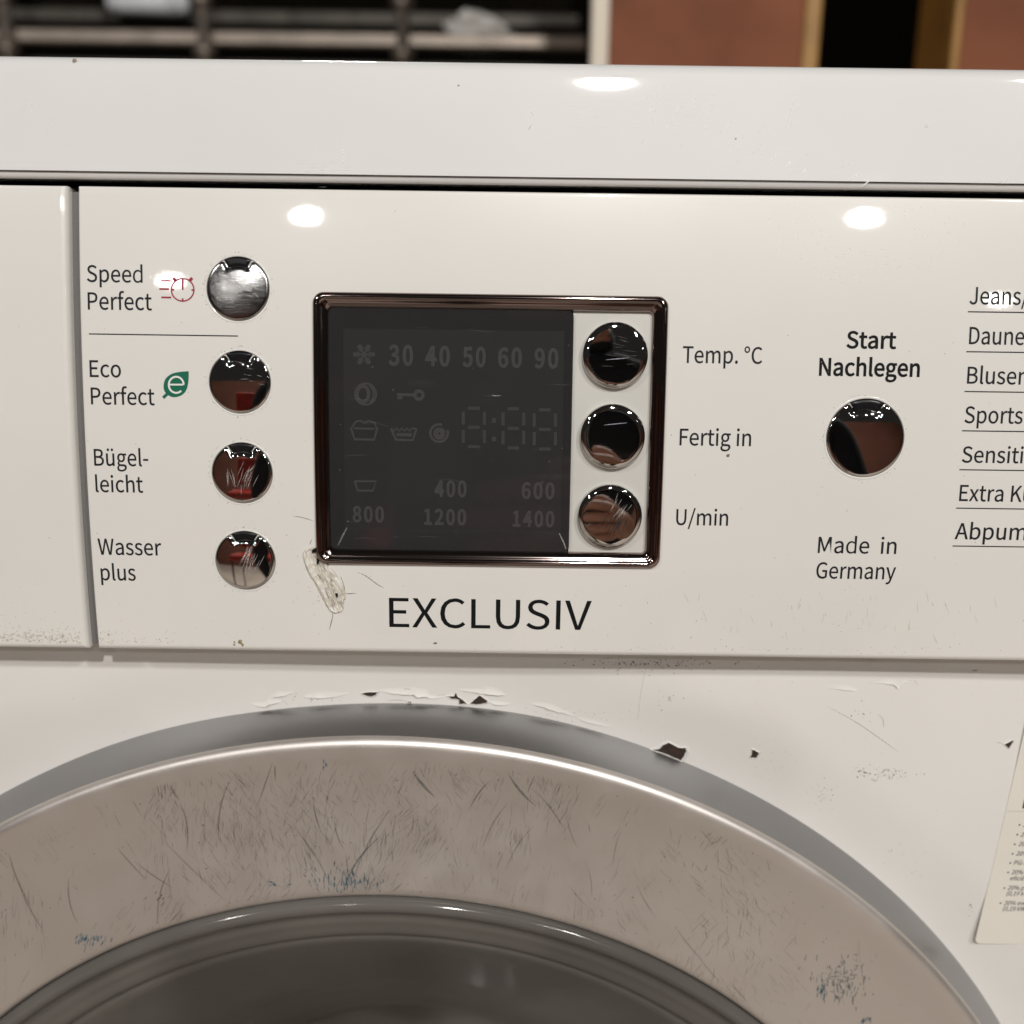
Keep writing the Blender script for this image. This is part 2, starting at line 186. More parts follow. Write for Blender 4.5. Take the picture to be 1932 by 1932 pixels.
# ---- lettering from stored glyph outlines
GL = json.loads(r'''{" ":[156,[]],"%":[645,[[144,199,192,210,229,242,252,293,261,362,252,430,229,481,192,512,144,522,96,512,59,481,36,430,27,362,36,293,59,242,96,210],[144,238,116,246,94,269,81,308,76,362,81,416,94,453,116,476,144,483,171,476,193,453,207,416,211,362,207,308,193,269,171,246],[158,-9,202,-9,485,522,442,522],[501,-9,549,2,586,33,609,84,618,153,609,222,586,272,549,304,501,314,454,304,417,272,393,222,385,153,393,84,417,33,454,2],[501,30,474,38,452,61,438,100,433,153,438,207,452,245,474,268,501,275,529,268,551,245,565,207,570,153,565,100,551,61,529,38]]],"(":[236,[[167,-137,207,-120,167,-42,140,42,123,129,118,218,123,306,140,393,167,476,207,555,167,573,124,492,92,407,71,316,64,218,71,119,92,28,124,-57]]],")":[236,[[69,-137,113,-57,145,28,165,119,172,218,165,316,145,407,113,492,69,573,29,555,69,476,97,393,114,306,120,218,114,129,97,42,69,-42,29,-120]]],",":[194,[[53,-133,95,-108,127,-75,148,-34,155,13,151,45,140,68,123,83,101,88,82,85,67,76,56,62,53,43,56,25,67,11,81,2,99,-1,107,-1,102,-31,88,-57,66,-78,37,-95]]],"-":[243,[[32,172,211,172,211,221,32,221]]],".":[194,[[97,-9,115,-6,130,4,140,20,144,39,140,59,130,75,115,85,97,88,79,85,65,75,55,59,51,39,55,20,65,4,79,-6]]],"/":[274,[[8,-125,55,-125,264,556,218,556]]],"0":[388,[[195,-9,261,7,311,57,343,141,354,258,343,375,311,457,261,506,195,522,128,506,78,457,46,375,35,258,46,141,78,57,128,7],[195,43,155,55,124,94,104,161,97,258,104,355,124,421,155,460,195,472,235,460,265,421,286,355,293,258,286,161,265,94,235,55]]],"1":[388,[[62,0,343,0,343,53,240,53,240,513,191,513,169,502,145,492,117,484,85,477,85,436,176,436,176,53,62,53]]],"2":[388,[[31,0,354,0,354,55,211,55,191,55,170,54,148,52,127,50,210,134,273,215,315,294,329,372,319,434,289,481,241,512,179,522,134,517,95,502,60,478,28,447,65,411,88,435,113,454,141,466,172,471,213,463,243,442,260,410,266,369,252,300,209,223,136,137,31,38]]],"3":[388,[[184,-9,249,1,301,30,337,76,349,137,341,185,318,223,283,251,241,268,241,271,278,289,307,316,325,351,332,394,321,449,290,489,242,514,182,522,140,518,103,505,70,486,39,461,74,421,97,441,122,457,150,467,180,471,216,465,244,448,261,423,267,389,260,351,236,320,192,299,125,291,125,242,200,235,249,214,276,182,284,139,277,100,255,70,222,51,180,44,140,49,106,62,78,81,53,103,20,62,49,35,85,12,130,-3]]],"4":[388,[[238,0,298,0,298,141,367,141,367,193,298,193,298,513,228,513,14,183,14,141,238,141],[238,193,81,193,197,368,208,387,219,406,229,425,239,443,242,443,240,421,239,396,238,372,238,350]]],"5":[388,[[183,-9,246,3,300,37,337,92,352,167,339,240,306,291,257,321,197,331,175,329,155,325,137,319,120,310,133,459,326,459,326,513,77,513,60,274,95,252,115,265,135,275,156,280,180,282,224,274,257,251,279,215,286,165,278,115,255,77,220,53,177,44,136,49,103,61,75,80,51,101,19,59,48,34,84,12,129,-3]]],"6":[388,[[211,-9,268,3,315,37,347,90,359,158,348,228,320,279,275,309,216,319,185,314,154,302,125,283,99,257,111,357,140,423,181,459,232,470,255,467,277,459,296,447,313,431,349,470,326,491,298,508,266,519,229,522,157,507,97,459,55,373,39,245,52,134,88,54,143,7],[101,206,127,236,154,256,180,268,205,271,246,263,275,240,292,205,298,158,291,110,273,73,245,50,211,41,167,52,134,84,112,135]]],"7":[388,[[139,0,205,0,215,137,238,255,283,364,356,475,356,513,34,513,34,459,284,459,220,355,177,250,151,134]]],"8":[388,[[196,-9,262,1,312,29,345,71,356,123,349,171,330,208,303,236,270,258,270,262,294,284,316,313,332,347,338,386,329,440,301,483,256,511,197,521,142,512,97,485,67,444,57,391,62,353,77,321,100,294,126,272,126,270,92,246,62,215,40,175,32,127,44,73,78,29,130,1],[231,279,187,298,150,321,124,351,115,391,121,425,138,451,164,467,197,473,233,466,261,447,278,418,284,382,280,355,270,328,254,303],[197,39,154,46,120,65,97,95,89,133,94,168,109,200,131,227,160,249,212,227,255,202,285,170,296,125,288,90,268,63,237,45]]],"9":[388,[[165,-9,234,7,294,57,335,146,351,279,338,386,301,462,247,507,178,522,121,510,74,477,43,424,31,356,41,286,70,236,114,205,172,195,204,199,236,212,265,231,291,257,278,157,249,91,210,55,162,44,138,47,115,55,94,67,76,83,41,43,64,23,92,6,126,-5],[290,311,264,280,236,258,209,246,183,242,143,250,114,273,97,309,91,356,98,404,116,441,144,464,179,473,222,462,256,431,279,381]]],"A":[425,[[3,0,68,0,118,157,305,157,354,0,423,0,249,513,176,513],[134,208,159,287,172,330,185,373,198,416,210,461,213,461,225,417,238,373,251,330,265,287,289,208]]],"B":[460,[[71,0,234,0,313,9,374,37,414,84,429,151,421,198,399,234,366,259,324,273,324,277,356,293,380,319,394,351,399,388,386,446,350,485,294,506,223,513,71,513],[135,296,135,462,214,462,267,458,305,443,328,418,335,380,328,344,307,318,268,301,211,296],[135,52,135,245,225,245,285,240,329,223,356,194,365,153,355,108,328,76,284,58,225,52]]],"C":[446,[[264,-9,311,-4,353,10,389,33,422,64,386,106,360,81,332,63,301,52,267,48,200,62,150,104,118,171,107,258,119,345,152,410,203,451,269,466,300,462,328,452,352,437,374,417,409,459,383,483,351,503,312,517,268,522,178,504,106,452,58,368,41,256,57,145,104,61,175,9]]],"D":[481,[[71,0,202,0,304,18,379,68,425,149,440,258,425,367,379,447,303,497,199,513,71,513],[135,53,135,461,193,461,273,447,329,408,363,345,374,258,363,172,329,107,273,67,193,53]]],"E":[412,[[71,0,374,0,374,55,135,55,135,242,330,242,330,298,135,298,135,459,366,459,366,513,71,513]]],"F":[386,[[71,0,135,0,135,230,331,230,331,285,135,285,135,459,366,459,366,513,71,513]]],"G":[482,[[272,-9,321,-5,365,8,402,27,431,50,431,266,262,266,262,212,371,212,371,78,353,65,331,56,306,50,279,48,206,62,152,104,118,171,107,258,119,345,154,410,208,451,278,466,313,462,343,452,368,436,389,417,424,459,398,482,366,502,325,517,276,522,182,504,107,452,58,368,41,256,58,145,106,61,179,9]]],"I":[205,[[71,0,135,0,135,513,71,513]]],"J":[374,[[166,-9,230,3,274,37,299,88,307,151,307,513,242,513,242,157,237,107,222,73,196,54,160,48,133,51,110,61,89,79,71,106,25,72,50,37,82,12,121,-4]]],"K":[452,[[71,0,135,0,135,162,223,268,377,0,450,0,264,319,425,513,352,513,137,256,135,256,135,513,71,513]]],"L":[380,[[71,0,360,0,360,55,135,55,135,513,71,513]]],"M":[568,[[71,0,129,0,129,284,128,320,126,360,124,399,120,436,123,436,165,319,262,52,305,52,402,319,443,436,446,436,443,399,441,360,438,320,438,284,438,0,498,0,498,513,420,513,322,239,313,212,305,185,296,159,286,132,284,132,274,159,265,185,256,212,246,239,148,513,71,513]]],"N":[506,[[71,0,132,0,132,270,131,310,129,351,126,391,124,430,127,430,182,324,369,0,436,0,436,513,374,513,374,246,375,206,377,164,380,124,383,84,380,84,324,190,137,513,71,513]]],"P":[443,[[71,0,135,0,135,204,220,204,297,214,357,243,395,292,409,363,395,434,356,480,296,506,217,513,71,513],[135,257,135,461,209,461,268,456,310,440,336,410,345,363,336,315,312,282,270,263,211,257]]],"S":[417,[[213,-9,285,2,340,33,375,80,387,137,379,187,357,224,323,252,282,274,209,305,178,319,151,336,131,359,123,391,130,422,149,446,180,460,219,466,253,462,284,453,311,438,336,418,370,459,340,485,304,505,263,518,219,522,155,512,103,484,70,441,57,387,67,337,92,300,125,274,162,255,235,223,269,207,297,189,315,165,321,131,314,97,293,71,259,54,214,48,174,52,137,65,102,85,72,111,34,67,70,35,112,11,160,-4]]],"T":[419,[[177,0,242,0,242,459,398,459,398,513,22,513,22,459,177,459]]],"U":[504,[[253,-9,326,2,384,39,423,108,437,211,437,513,375,513,375,210,365,133,339,83,300,56,253,48,206,56,168,83,142,133,133,210,133,513,69,513,69,211,83,108,121,39,180,2]]],"V":[402,[[165,0,239,0,403,513,337,513,254,235,242,192,230,151,218,109,204,66,202,66,188,109,176,151,164,192,152,235,69,513,1,513]]],"W":[614,[[127,0,204,0,280,310,287,339,293,369,300,397,306,426,309,426,315,397,321,369,327,339,334,310,412,0,490,0,596,513,534,513,479,234,472,192,465,151,458,109,451,67,447,67,438,109,429,151,420,193,410,234,339,513,279,513,209,234,199,192,190,151,181,109,172,67,169,67,162,109,154,151,146,192,139,234,85,513,18,513]]],"X":[401,[[12,0,81,0,154,139,164,158,174,178,185,199,195,222,198,222,210,199,222,178,232,158,242,139,319,0,390,0,239,262,380,513,312,513,243,382,234,365,225,347,216,328,207,307,204,307,192,328,182,347,173,365,163,382,93,513,22,513,162,265]]],"a":[394,[[152,-9,186,-5,219,7,250,24,278,46,280,46,286,0,338,0,338,234,331,298,307,347,266,379,207,390,162,385,122,374,87,358,57,340,82,296,106,311,134,324,164,333,196,337,235,329,259,307,271,277,275,241,170,223,97,194,55,153,41,99,50,53,73,19,108,-2],[170,43,144,46,122,57,108,75,103,103,112,136,141,163,194,184,275,198,275,92,248,71,222,55,197,46]]],"b":[432,[[232,-9,294,5,347,45,383,109,397,196,387,276,358,337,311,376,246,390,214,386,183,374,154,358,126,337,129,405,129,557,64,557,64,0,116,0,121,39,124,39,150,19,177,4,205,-6],[221,45,201,47,178,53,154,65,129,84,129,284,155,307,181,323,206,333,230,336,276,326,307,298,325,253,331,195,322,132,300,85,265,55]]],"c":[357,[[214,-9,248,-6,280,4,310,19,338,39,310,82,290,67,269,55,245,47,220,44,172,55,135,84,111,130,102,190,111,250,136,296,174,326,222,336,243,334,263,327,281,317,298,303,330,345,308,362,283,377,254,386,219,390,149,377,91,337,51,275,36,190,50,106,88,43,144,4]]],"d":[434,[[194,-9,227,-5,258,7,285,24,310,45,312,45,317,0,370,0,370,557,305,557,305,411,309,346,284,364,259,378,233,387,202,390,139,376,87,336,51,273,37,190,48,105,80,43,129,4],[208,45,164,55,131,83,110,129,103,190,112,250,135,296,170,326,213,336,236,334,259,327,282,315,305,296,305,97,282,74,258,58,234,48]]],"e":[388,[[218,-9,255,-6,288,2,317,14,343,29,321,72,299,59,276,50,252,44,225,42,176,51,137,78,111,120,99,175,356,175,357,183,358,192,358,201,359,211,348,285,319,341,271,377,207,390,143,376,89,336,51,273,36,190,51,106,89,43,147,4],[99,221,111,271,136,308,169,331,208,339,248,331,278,309,296,272,303,221]]],"f":[227,[[23,328,75,328,75,0,139,0,139,328,219,328,219,380,139,380,139,440,142,473,152,496,169,511,193,515,203,515,214,513,225,509,235,505,249,555,235,559,220,563,203,566,186,567,136,558,102,533,82,493,75,441,75,380,23,377]]],"g":[395,[[193,-175,272,-164,333,-136,372,-94,385,-43,377,-3,352,25,310,42,253,47,178,47,146,50,125,59,115,72,111,88,113,103,118,114,126,125,136,134,149,128,163,124,178,121,192,120,247,130,291,156,320,198,331,253,329,276,323,298,313,316,300,331,378,331,378,380,246,380,235,384,222,387,208,389,192,390,137,381,92,353,61,311,50,254,54,222,65,193,81,170,99,152,99,149,84,137,71,120,61,101,57,78,60,58,67,40,78,27,92,16,92,13,68,-5,50,-26,39,-49,36,-74,47,-117,79,-149,129,-168],[192,164,161,170,135,188,118,217,111,254,118,292,135,320,161,337,192,343,224,337,250,320,267,292,273,254,267,217,249,188,223,170],[202,-131,155,-126,121,-113,99,-92,92,-64,94,-48,101,-31,113,-15,130,0,143,-3,156,-4,168,-5,179,-6,245,-6,278,-8,303,-16,317,-31,322,-54,314,-83,289,-107,252,-124]]],"h":[425,[[64,0,129,0,129,276,155,301,180,319,205,330,232,334,265,328,287,310,300,278,305,232,305,0,368,0,368,241,361,305,340,352,304,380,252,390,215,385,183,371,153,351,126,326,129,405,129,557,64,557]]],"i":[192,[[64,0,129,0,129,380,64,380],[97,459,114,462,127,470,136,484,139,501,136,518,127,531,114,540,97,543,79,540,66,531,58,518,55,501,58,484,66,470,79,462]]],"k":[386,[[64,0,127,0,127,100,199,183,310,0,380,0,236,227,363,380,291,380,130,180,127,180,127,557,64,557]]],"l":[198,[[132,-9,144,-9,153,-7,162,-6,169,-4,160,46,155,45,152,44,149,44,146,44,139,46,134,50,130,59,129,71,129,557,64,557,64,76,68,40,80,13,101,-3]]],"m":[648,[[64,0,129,0,129,276,154,302,179,320,202,330,224,334,256,328,278,310,291,278,295,232,295,0,359,0,359,276,384,302,409,320,432,330,454,334,486,328,508,310,521,278,525,232,525,0,589,0,589,241,582,305,561,352,525,380,474,390,440,385,408,370,378,347,348,317,333,348,312,370,282,385,243,390,210,385,179,371,151,350,125,325,123,325,117,380,64,380]]],"n":[427,[[64,0,129,0,129,276,155,301,180,319,205,330,232,334,265,328,287,310,300,278,305,232,305,0,368,0,368,241,361,305,340,352,304,380,252,390,215,385,182,371,152,350,125,325,123,325,117,380,64,380]]],"o":[424,[[212,-9,279,4,335,43,374,106,388,190,374,275,335,337,279,377,212,390,145,377,89,337,51,275,36,190,51,106,89,43,145,4],[212,44,167,55,133,84,110,130,102,190,110,250,133,296,167,326,212,336,257,326,292,296,315,250,323,190,315,130,292,84,257,55]]],"p":[434,[[64,-160,129,-160,129,-32,127,35,153,16,179,2,206,-6,232,-9,294,5,347,45,383,109,397,196,387,276,358,337,311,376,246,390,213,386,182,374,152,357,125,336,123,336,117,380,64,380],[221,45,201,47,178,53,154,65,129,84,129,284,156,307,181,323,206,333,230,336,276,326,307,298,325,253,331,195,322,132,300,85,265,55]]],"r":[271,[[64,0,129,0,129,244,150,285,174,313,199,328,224,333,235,332,244,331,252,329,261,326,273,382,264,386,255,388,244,390,232,390,202,384,173,369,147,344,125,311,123,311,117,380,64,380]]],"s":[327,[[164,-9,223,0,266,24,293,60,302,104,292,149,265,181,228,202,186,219,155,231,129,245,111,262,104,285,109,306,122,324,144,336,175,340,199,338,221,331,242,320,261,307,292,347,268,363,240,377,209,387,174,390,119,382,78,359,52,324,43,282,53,240,79,210,114,189,154,172,185,160,213,145,233,125,241,100,236,77,222,58,199,45,166,41,134,44,105,53,79,68,53,86,22,43,52,23,86,6,124,-5]]],"t":[264,[[183,-9,202,-8,220,-5,237,0,254,5,242,53,231,49,220,46,209,44,198,43,170,48,152,62,142,85,139,116,139,328,243,328,243,380,139,380,139,487,86,487,79,380,19,377,19,328,76,328,76,118,81,66,99,26,133,0]]],"u":[425,[[176,-9,212,-4,244,10,274,31,301,60,303,60,308,0,361,0,361,380,298,380,298,111,272,82,247,62,222,50,195,46,162,52,140,70,127,101,123,147,123,380,59,380,59,139,66,75,87,29,124,0]]],"v":[364,[[146,0,221,0,356,380,293,380,221,164,212,136,203,108,194,79,186,52,182,52,174,79,165,108,156,136,147,164,76,380,9,380]]],"x":[348,[[11,0,78,0,129,89,139,106,148,123,158,140,167,157,171,157,182,140,192,123,202,106,212,89,268,0,338,0,213,192,328,380,262,380,215,297,206,281,198,265,190,249,181,233,178,233,168,249,159,265,150,281,141,297,90,380,20,380,136,198]]],"y":[364,[[71,-164,121,-154,160,-126,190,-84,213,-32,356,380,293,380,225,169,194,62,190,62,181,89,171,116,162,143,153,169,76,380,9,380,162,-1,153,-29,139,-62,121,-88,97,-105,68,-111,60,-111,52,-109,45,-107,39,-105,26,-156,35,-159,46,-162,58,-163]]],"°":[259,[[130,336,167,343,198,363,220,395,228,436,220,477,198,508,167,529,130,536,93,529,61,508,40,477,32,436,40,395,61,363,93,343],[130,372,106,377,87,390,75,410,71,436,75,462,87,482,106,496,130,501,154,496,173,482,185,462,189,436,185,410,173,390,154,377]]],"ê":[388,[[218,-9,255,-6,288,2,317,14,343,29,321,72,299,59,276,50,252,44,225,42,176,51,137,78,111,120,99,175,356,175,357,183,358,192,358,201,359,211,348,285,319,341,271,377,207,390,143,376,89,336,51,273,36,190,51,106,89,43,147,4],[99,221,111,271,136,308,169,331,208,339,248,331,278,309,296,272,303,221],[85,470,113,445,204,533,208,533,300,445,328,470,238,579,174,579]]],"ù":[425,[[176,-9,212,-4,244,10,274,31,301,60,303,60,308,0,361,0,361,380,298,380,298,111,272,82,247,62,222,50,195,46,162,52,140,70,127,101,123,147,123,380,59,380,59,139,66,75,87,29,124,0],[223,448,256,480,145,611,101,569]]],"ü":[425,[[176,-9,212,-4,244,10,274,31,301,60,303,60,308,0,361,0,361,380,298,380,298,111,272,82,247,62,222,50,195,46,162,52,140,70,127,101,123,147,123,380,59,380,59,139,66,75,87,29,124,0],[137,460,152,463,165,471,173,483,176,499,173,514,165,526,152,534,137,537,121,534,109,526,101,514,98,499,101,483,109,471,121,463],[287,460,303,463,315,471,323,483,326,499,323,514,315,526,303,534,287,537,272,534,260,526,252,514,249,499,252,483,260,471,272,463]]],"ι":[204,[[137,-9,151,-8,164,-6,174,-3,182,0,174,48,167,46,162,45,156,44,151,44,140,46,131,51,126,60,124,74,125,146,126,223,127,302,129,380,64,380,64,78,68,41,81,14,103,-3]]],"κ":[385,[[318,-6,389,0,345,52,302,112,263,173,230,232,265,267,298,295,331,316,363,329,357,390,296,362,236,313,180,247,130,172,127,172,127,291,127,317,126,341,124,363,120,380,57,380,61,354,63,327,64,300,64,276,64,0,124,0,124,20,126,55,132,87,141,115,155,140,191,187,221,134,253,81,286,34]]],"ο":[418,[[209,-9,277,4,332,43,369,105,382,190,369,275,332,338,277,377,209,390,142,377,87,338,50,275,36,190,50,105,87,43,142,4],[209,44,164,54,130,84,109,129,102,190,109,250,130,296,164,326,209,336,255,326,288,296,309,250,317,190,309,129,288,84,255,54]]],"•":[700,[[350,340,321,335,298,319,282,295,276,266,282,237,298,213,321,198,350,192,379,198,403,213,419,237,424,266,419,295,403,319,379,335]]]}''')
CAP=513.0
def layout(s):
    x=0; out=[]; lo=1e9; hi=-1e9
    for ch in s:
        adv,sp=GL[ch]
        for c in sp:
            q=[(c[i]+x,c[i+1]) for i in range(0,len(c),2)]
            lo=min(lo,min(p[0] for p in q)); hi=max(hi,max(p[0] for p in q)); out.append(q)
        x+=adv
    return out,lo,hi
def fill(polys, offset=0.0):
    cu=bpy.data.curves.new('tmp','CURVE'); cu.dimensions='2D'; cu.fill_mode='BOTH'; cu.offset=offset
    for q in polys:
        s=cu.splines.new('POLY'); s.points.add(len(q)-1); s.use_cyclic_u=True
        for p,(x,y) in zip(s.points,q): p.co=(x,y,0,1)
    o=bpy.data.objects.new('tmp',cu); COL.objects.link(o)
    dg=bpy.context.evaluated_depsgraph_get(); me=o.evaluated_get(dg).to_mesh()
    V=[(v.co.x,v.co.y) for v in me.vertices]; F=[tuple(p.vertices) for p in me.polygons]
    o.evaluated_get(dg).to_mesh_clear(); bpy.data.objects.remove(o); bpy.data.curves.remove(cu)
    return V,F
def text(name, s, surf, u0, v0, u1, v1, cap, material, parent, h=.06, fit=None, bold=0.010, shear=0.0, hit_h=None, label=None, cond=1.0):
    polys,lo,_=layout(s); _,_,hi=layout(fit or s)
    V=[];F=[];xo=0
    for ch in s:      # each letter is filled by itself so that touching letters stay solid
        adv,spl_=GL[ch]
        if spl_:
            v,f=fill([[((xo+adv/2+(c[i]-adv/2)*cond)/CAP,c[i+1]/CAP) for i in range(0,len(c),2)] for c in spl_], bold)
            F+=[tuple(len(V)+k for k in q) for q in f]; V+=v
        xo+=adv
    hh=h if hit_h is None else hit_h
    xa,za=surf.hit(u0,v0,hh); xb,zb=surf.hit(u1,v1,hh); _,zt=surf.hit(u0,v0-cap,hh)
    lo/=CAP; hi/=CAP; sx=(xb-xa)/(hi-lo); sy=zt-za; VV=[]
    for x,y in V:
        t=(x-lo)/(hi-lo); VV.append(surf.pt(xa+(x-lo)*sx+shear*y*sy, za+(zb-za)*t+y*sy, h))
    o=mesh(name,VV,F,material,parent,False)
    if label: o['label']=label
    return o
# ---- strokes: flat ribbons lying on a surface
class Marks:
    def __init__(s,surf,h=.05): s.S=surf; s.h=h; s.V=[];s.F=[];s.C=[]
    def ribbon(s,pts,w,col,a=1.0,taper=True,h=None):
        """pts: list of (x,z) on the surface in mm, w width mm"""
        n=len(pts); b=len(s.V); h=s.h if h is None else h
        for i,(x,z) in enumerate(pts):
            x0,z0=pts[max(i-1,0)]; x1,z1=pts[min(i+1,n-1)]; dx,dz=x1-x0,z1-z0; l=math.hypot(dx,dz) or 1
            ww=w*.5*(math.sin(math.pi*(i+.35)/(n-1+.7)) if taper else 1)
            wv=ww[i] if isinstance(ww,list) else ww
            nx,nz=-dz/l*wv,dx/l*wv
            s.V+= [s.S.pt(x+nx,z+nz,h),s.S.pt(x-nx,z-nz,h)]; s.C+=[(*col,a)]*2
        for i in range(n-1): q=b+2*i; s.F.append((q,q+1,q+3,q+2))
    def poly(s,pts,col,a=1.0,h=None):
        b=len(s.V); h=s.h if h is None else h
        s.V+=[s.S.pt(x,z,h) for x,z in pts]; s.C+=[(*col,a)]*len(pts); s.F.append(tuple(range(b,b+len(pts))))
    def fleck(s,x,z,r,col,a=1.0,rnd=random,el=1.0,ang=0):
        n=7; P=[]
        for k in range(n):
            t=2*math.pi*k/n; q=r*rnd.uniform(.55,1.15); cx,cz=q*math.cos(t)*el,q*math.sin(t)
            P.append((x+cx*math.cos(ang)-cz*math.sin(ang), z+cx*math.sin(ang)+cz*math.cos(ang)))
        s.poly(P,col,a,s.h+rnd.uniform(0,.02))
    def px(s,pts): return [s.S.hit(u,v,s.h) for u,v in pts]
    def build(s,name,material,parent,kind=None,label=None):
        o=mesh(name,s.V,s.F,material,parent,False,s.C)
        if kind:o['kind']=kind
        if label:o['label']=label
        return o
def spline(P,k=6):
    out=[]; n=len(P)
    for i in range(n-1):
        p0,p1,p2,p3=P[max(i-1,0)],P[i],P[i+1],P[min(i+2,n-1)]
        for j in range(k):
            t=j/k; out.append(tuple(.5*((2*b)+(c-a)*t+(2*a-5*b+4*c-d)*t*t+(-a+3*b-3*c+d)*t**3) for a,b,c,d in zip(p0,p1,p2,p3)))
    out.append(tuple(P[-1])); return out
def rrect(x0,x1,z0,z1,r,n=8,m_=14):
    out=[]
    for cx,cz,a0 in ((x1-r,z1-r,0),(x0+r,z1-r,90),(x0+r,z0+r,180),(x1-r,z0+r,270)):
        for k in range(n+1):
            a=math.radians(a0+90*k/n); out.append((cx+r*math.cos(a),cz+r*math.sin(a)))
        xe,ze=out[-1]   # intermediate points along the following side
        nx,nz={0:(x0+r,z1),90:(x0,z0+r),180:(x1-r,z0),270:(x1,z1-r)}[a0]
        out+=[(xe+(nx-xe)*i/m_,ze+(nz-ze)*i/m_) for i in range(1,m_)]
    return out

# ------------------------------------------------------------------ materials
ENAMEL = mat('white_enamel', (.76,.752,.742), .50, coat=.75, coat_rough=.035, bump=.03, bscale=110, rvary=.0, vary=.03, vscale=22)
PLASTIC= mat('white_panel_plastic', (.78,.76,.72), .30, coat=.75, coat_rough=.032, bump=.035, bscale=110, rvary=.015, vary=.02, vscale=18)
SHEETM = mat('white_sheet_paint', (.80,.782,.752), .42, coat=.3, coat_rough=.12, bump=.06, bscale=300, vary=.04, vscale=14)
CHROME = mat('chrome', (.62,.605,.59), .03, 1.0, bump=.006, bscale=500, stretch=(1,1,9))
CHROME2= mat('worn_chrome', (.40,.395,.39), .15, 1.0, bump=.10, bscale=900, stretch=(1,1,6), rvary=.06, rscale=200)
DKCHROME=mat('dark_chrome', (.30,.24,.225), .075, 1.0, bump=.006, bscale=300)
BLACKP = mat('black_plastic', (.008,.008,.009), .3, rvary=.1, spec=.25)
INK    = mat('dark_grey_print', (.022,.024,.028), .5, spec=.12, vary=.25, vscale=400)
INKB   = mat('black_print', (.008,.009,.010), .5, spec=.12)
RED    = mat('red_print', (.38,.05,.075), .6, spec=.08, vary=.2, vscale=900)
GREEN  = mat('green_print', (.0,.13,.07), .4)
WHITEP = mat('white_print', (.80,.79,.75), .4)
PLATE  = mat('pale_grey_plate', (.62,.61,.57), .4, coat=.3, vary=.05, vscale=60)
SILVER = mat('silver_paint', (.78,.735,.70), .49, 1.0, bump=.10, bscale=1500, rvary=.04, rscale=90, vary=.04, vscale=28)
WEAR   = wear_mat('wear_marks')
DARKIN = mat('machine_inside', (.03,.028,.026), .6)

# ------------------------------------------------------------------ setting
def flat(name,pts,material,kind='structure'):
    o=mesh(name,[W(*p) for p in pts],[tuple(range(len(pts)))],material,None,False); o['kind']=kind; return o
FLOORM=mat('beige_floor',(.70,.61,.52),.45,vary=.12,vscale=3,rvary=.12,rscale=4)
flat('floor',[(-5000,-7500,-795),(5000,-7500,-795),(5000,4500,-795),(-5000,4500,-795)],FLOORM)
WALLD=mat('dark_wall_paint',(.004,.0036,.003),.9,spec=.0,vary=.3,vscale=2)
o=box('wall',(-5000,3000,-795),(5000,3100,2200),WALLD); o['kind']='structure'
WALLB=mat('brown_wall_paint',(.27,.115,.08),.6,vary=.3,vscale=1.5)
o=box('partition_wall',(-4000,-2900,-794),(4000,-2800,430),WALLB); o['kind']='structure'

# ------------------------------------------------------------------ background things
def bgp(u,v,Y):
    r=ray(u,v); p=r*(Y/r.y); return p
RACKM=mat('rack_metal',(.30,.255,.215),.4,.8,vary=.25,vscale=30)
RACKD=mat('rack_dark_metal',(.07,.062,.05),.45,.4,vary=.25,vscale=20)
def rack():
    t=thing('metal_rack','grey metal tube rack with shelf rails, blurred behind the machine','rack')
    Y=1350
    xl=bgp(-240,60,Y).x; xr=bgp(1108,60,Y).x
    zr=bgp(560,70,Y).z; zu=bgp(560,4,Y).z
    for u in (10,384,760):
        p=bgp(u,60,Y); tube('post',[(p.x,Y,-794),(p.x,Y,p.z+420)],8.5,RACKM,t)
        for z in (zr-19,zu):
            tube('collar',[(p.x,Y,z-6),(p.x,Y,z-4),(p.x,Y,z+4),(p.x,Y,z+6)],[11,15,15,11],RACKM,t,16)
    box('rail',(xl,Y+8,zr-8),(xr,Y+26,zr+9),RACKM,t,3)
    box('rail',(xl,Y+170,bgp(560,32,Y+170).z-10),(xr,Y+185,bgp(560,32,Y+170).z+9),RACKD,t,3)
    box('shelf',(xl,Y+26,zr-30),(xr,Y+520,zr-24),RACKD,t,2)
    box('shelf',(xl,Y+26,zr+170),(xr,Y+520,zr+182),RACKD,t,2)
    return t
rack()
def crumple():
    rnd=random.Random(4); Y=1430; c=bgp(905,78,Y); V=[];n=26;m_=12
    for i in range(m_+1):
        for j in range(n):
            ph=math.pi*.5*i/m_; a=2*math.pi*j/n; r=(1+.22*rnd.uniform(-1,1))
            x=50*math.cos(a)*math.cos(ph)*r; y=36*math.sin(a)*math.cos(ph)*r; z=50*math.sin(ph)*r*(1-.45*(x+55)/110)
            V.append(W(c.x+x,c.y+y,c.z-8+z))
    F=bridge([range(n)]*(m_+1)); F.append(tuple(range(n))[::-1]); F.append(tuple(range(m_*n,m_*n+n)))
    tag(mesh('plastic_bag',V,F,mat('white_bag',(.78,.76,.72),.35),None,False),'crumpled white plastic bag lying on the blurred metal rack','bag')
crumple()
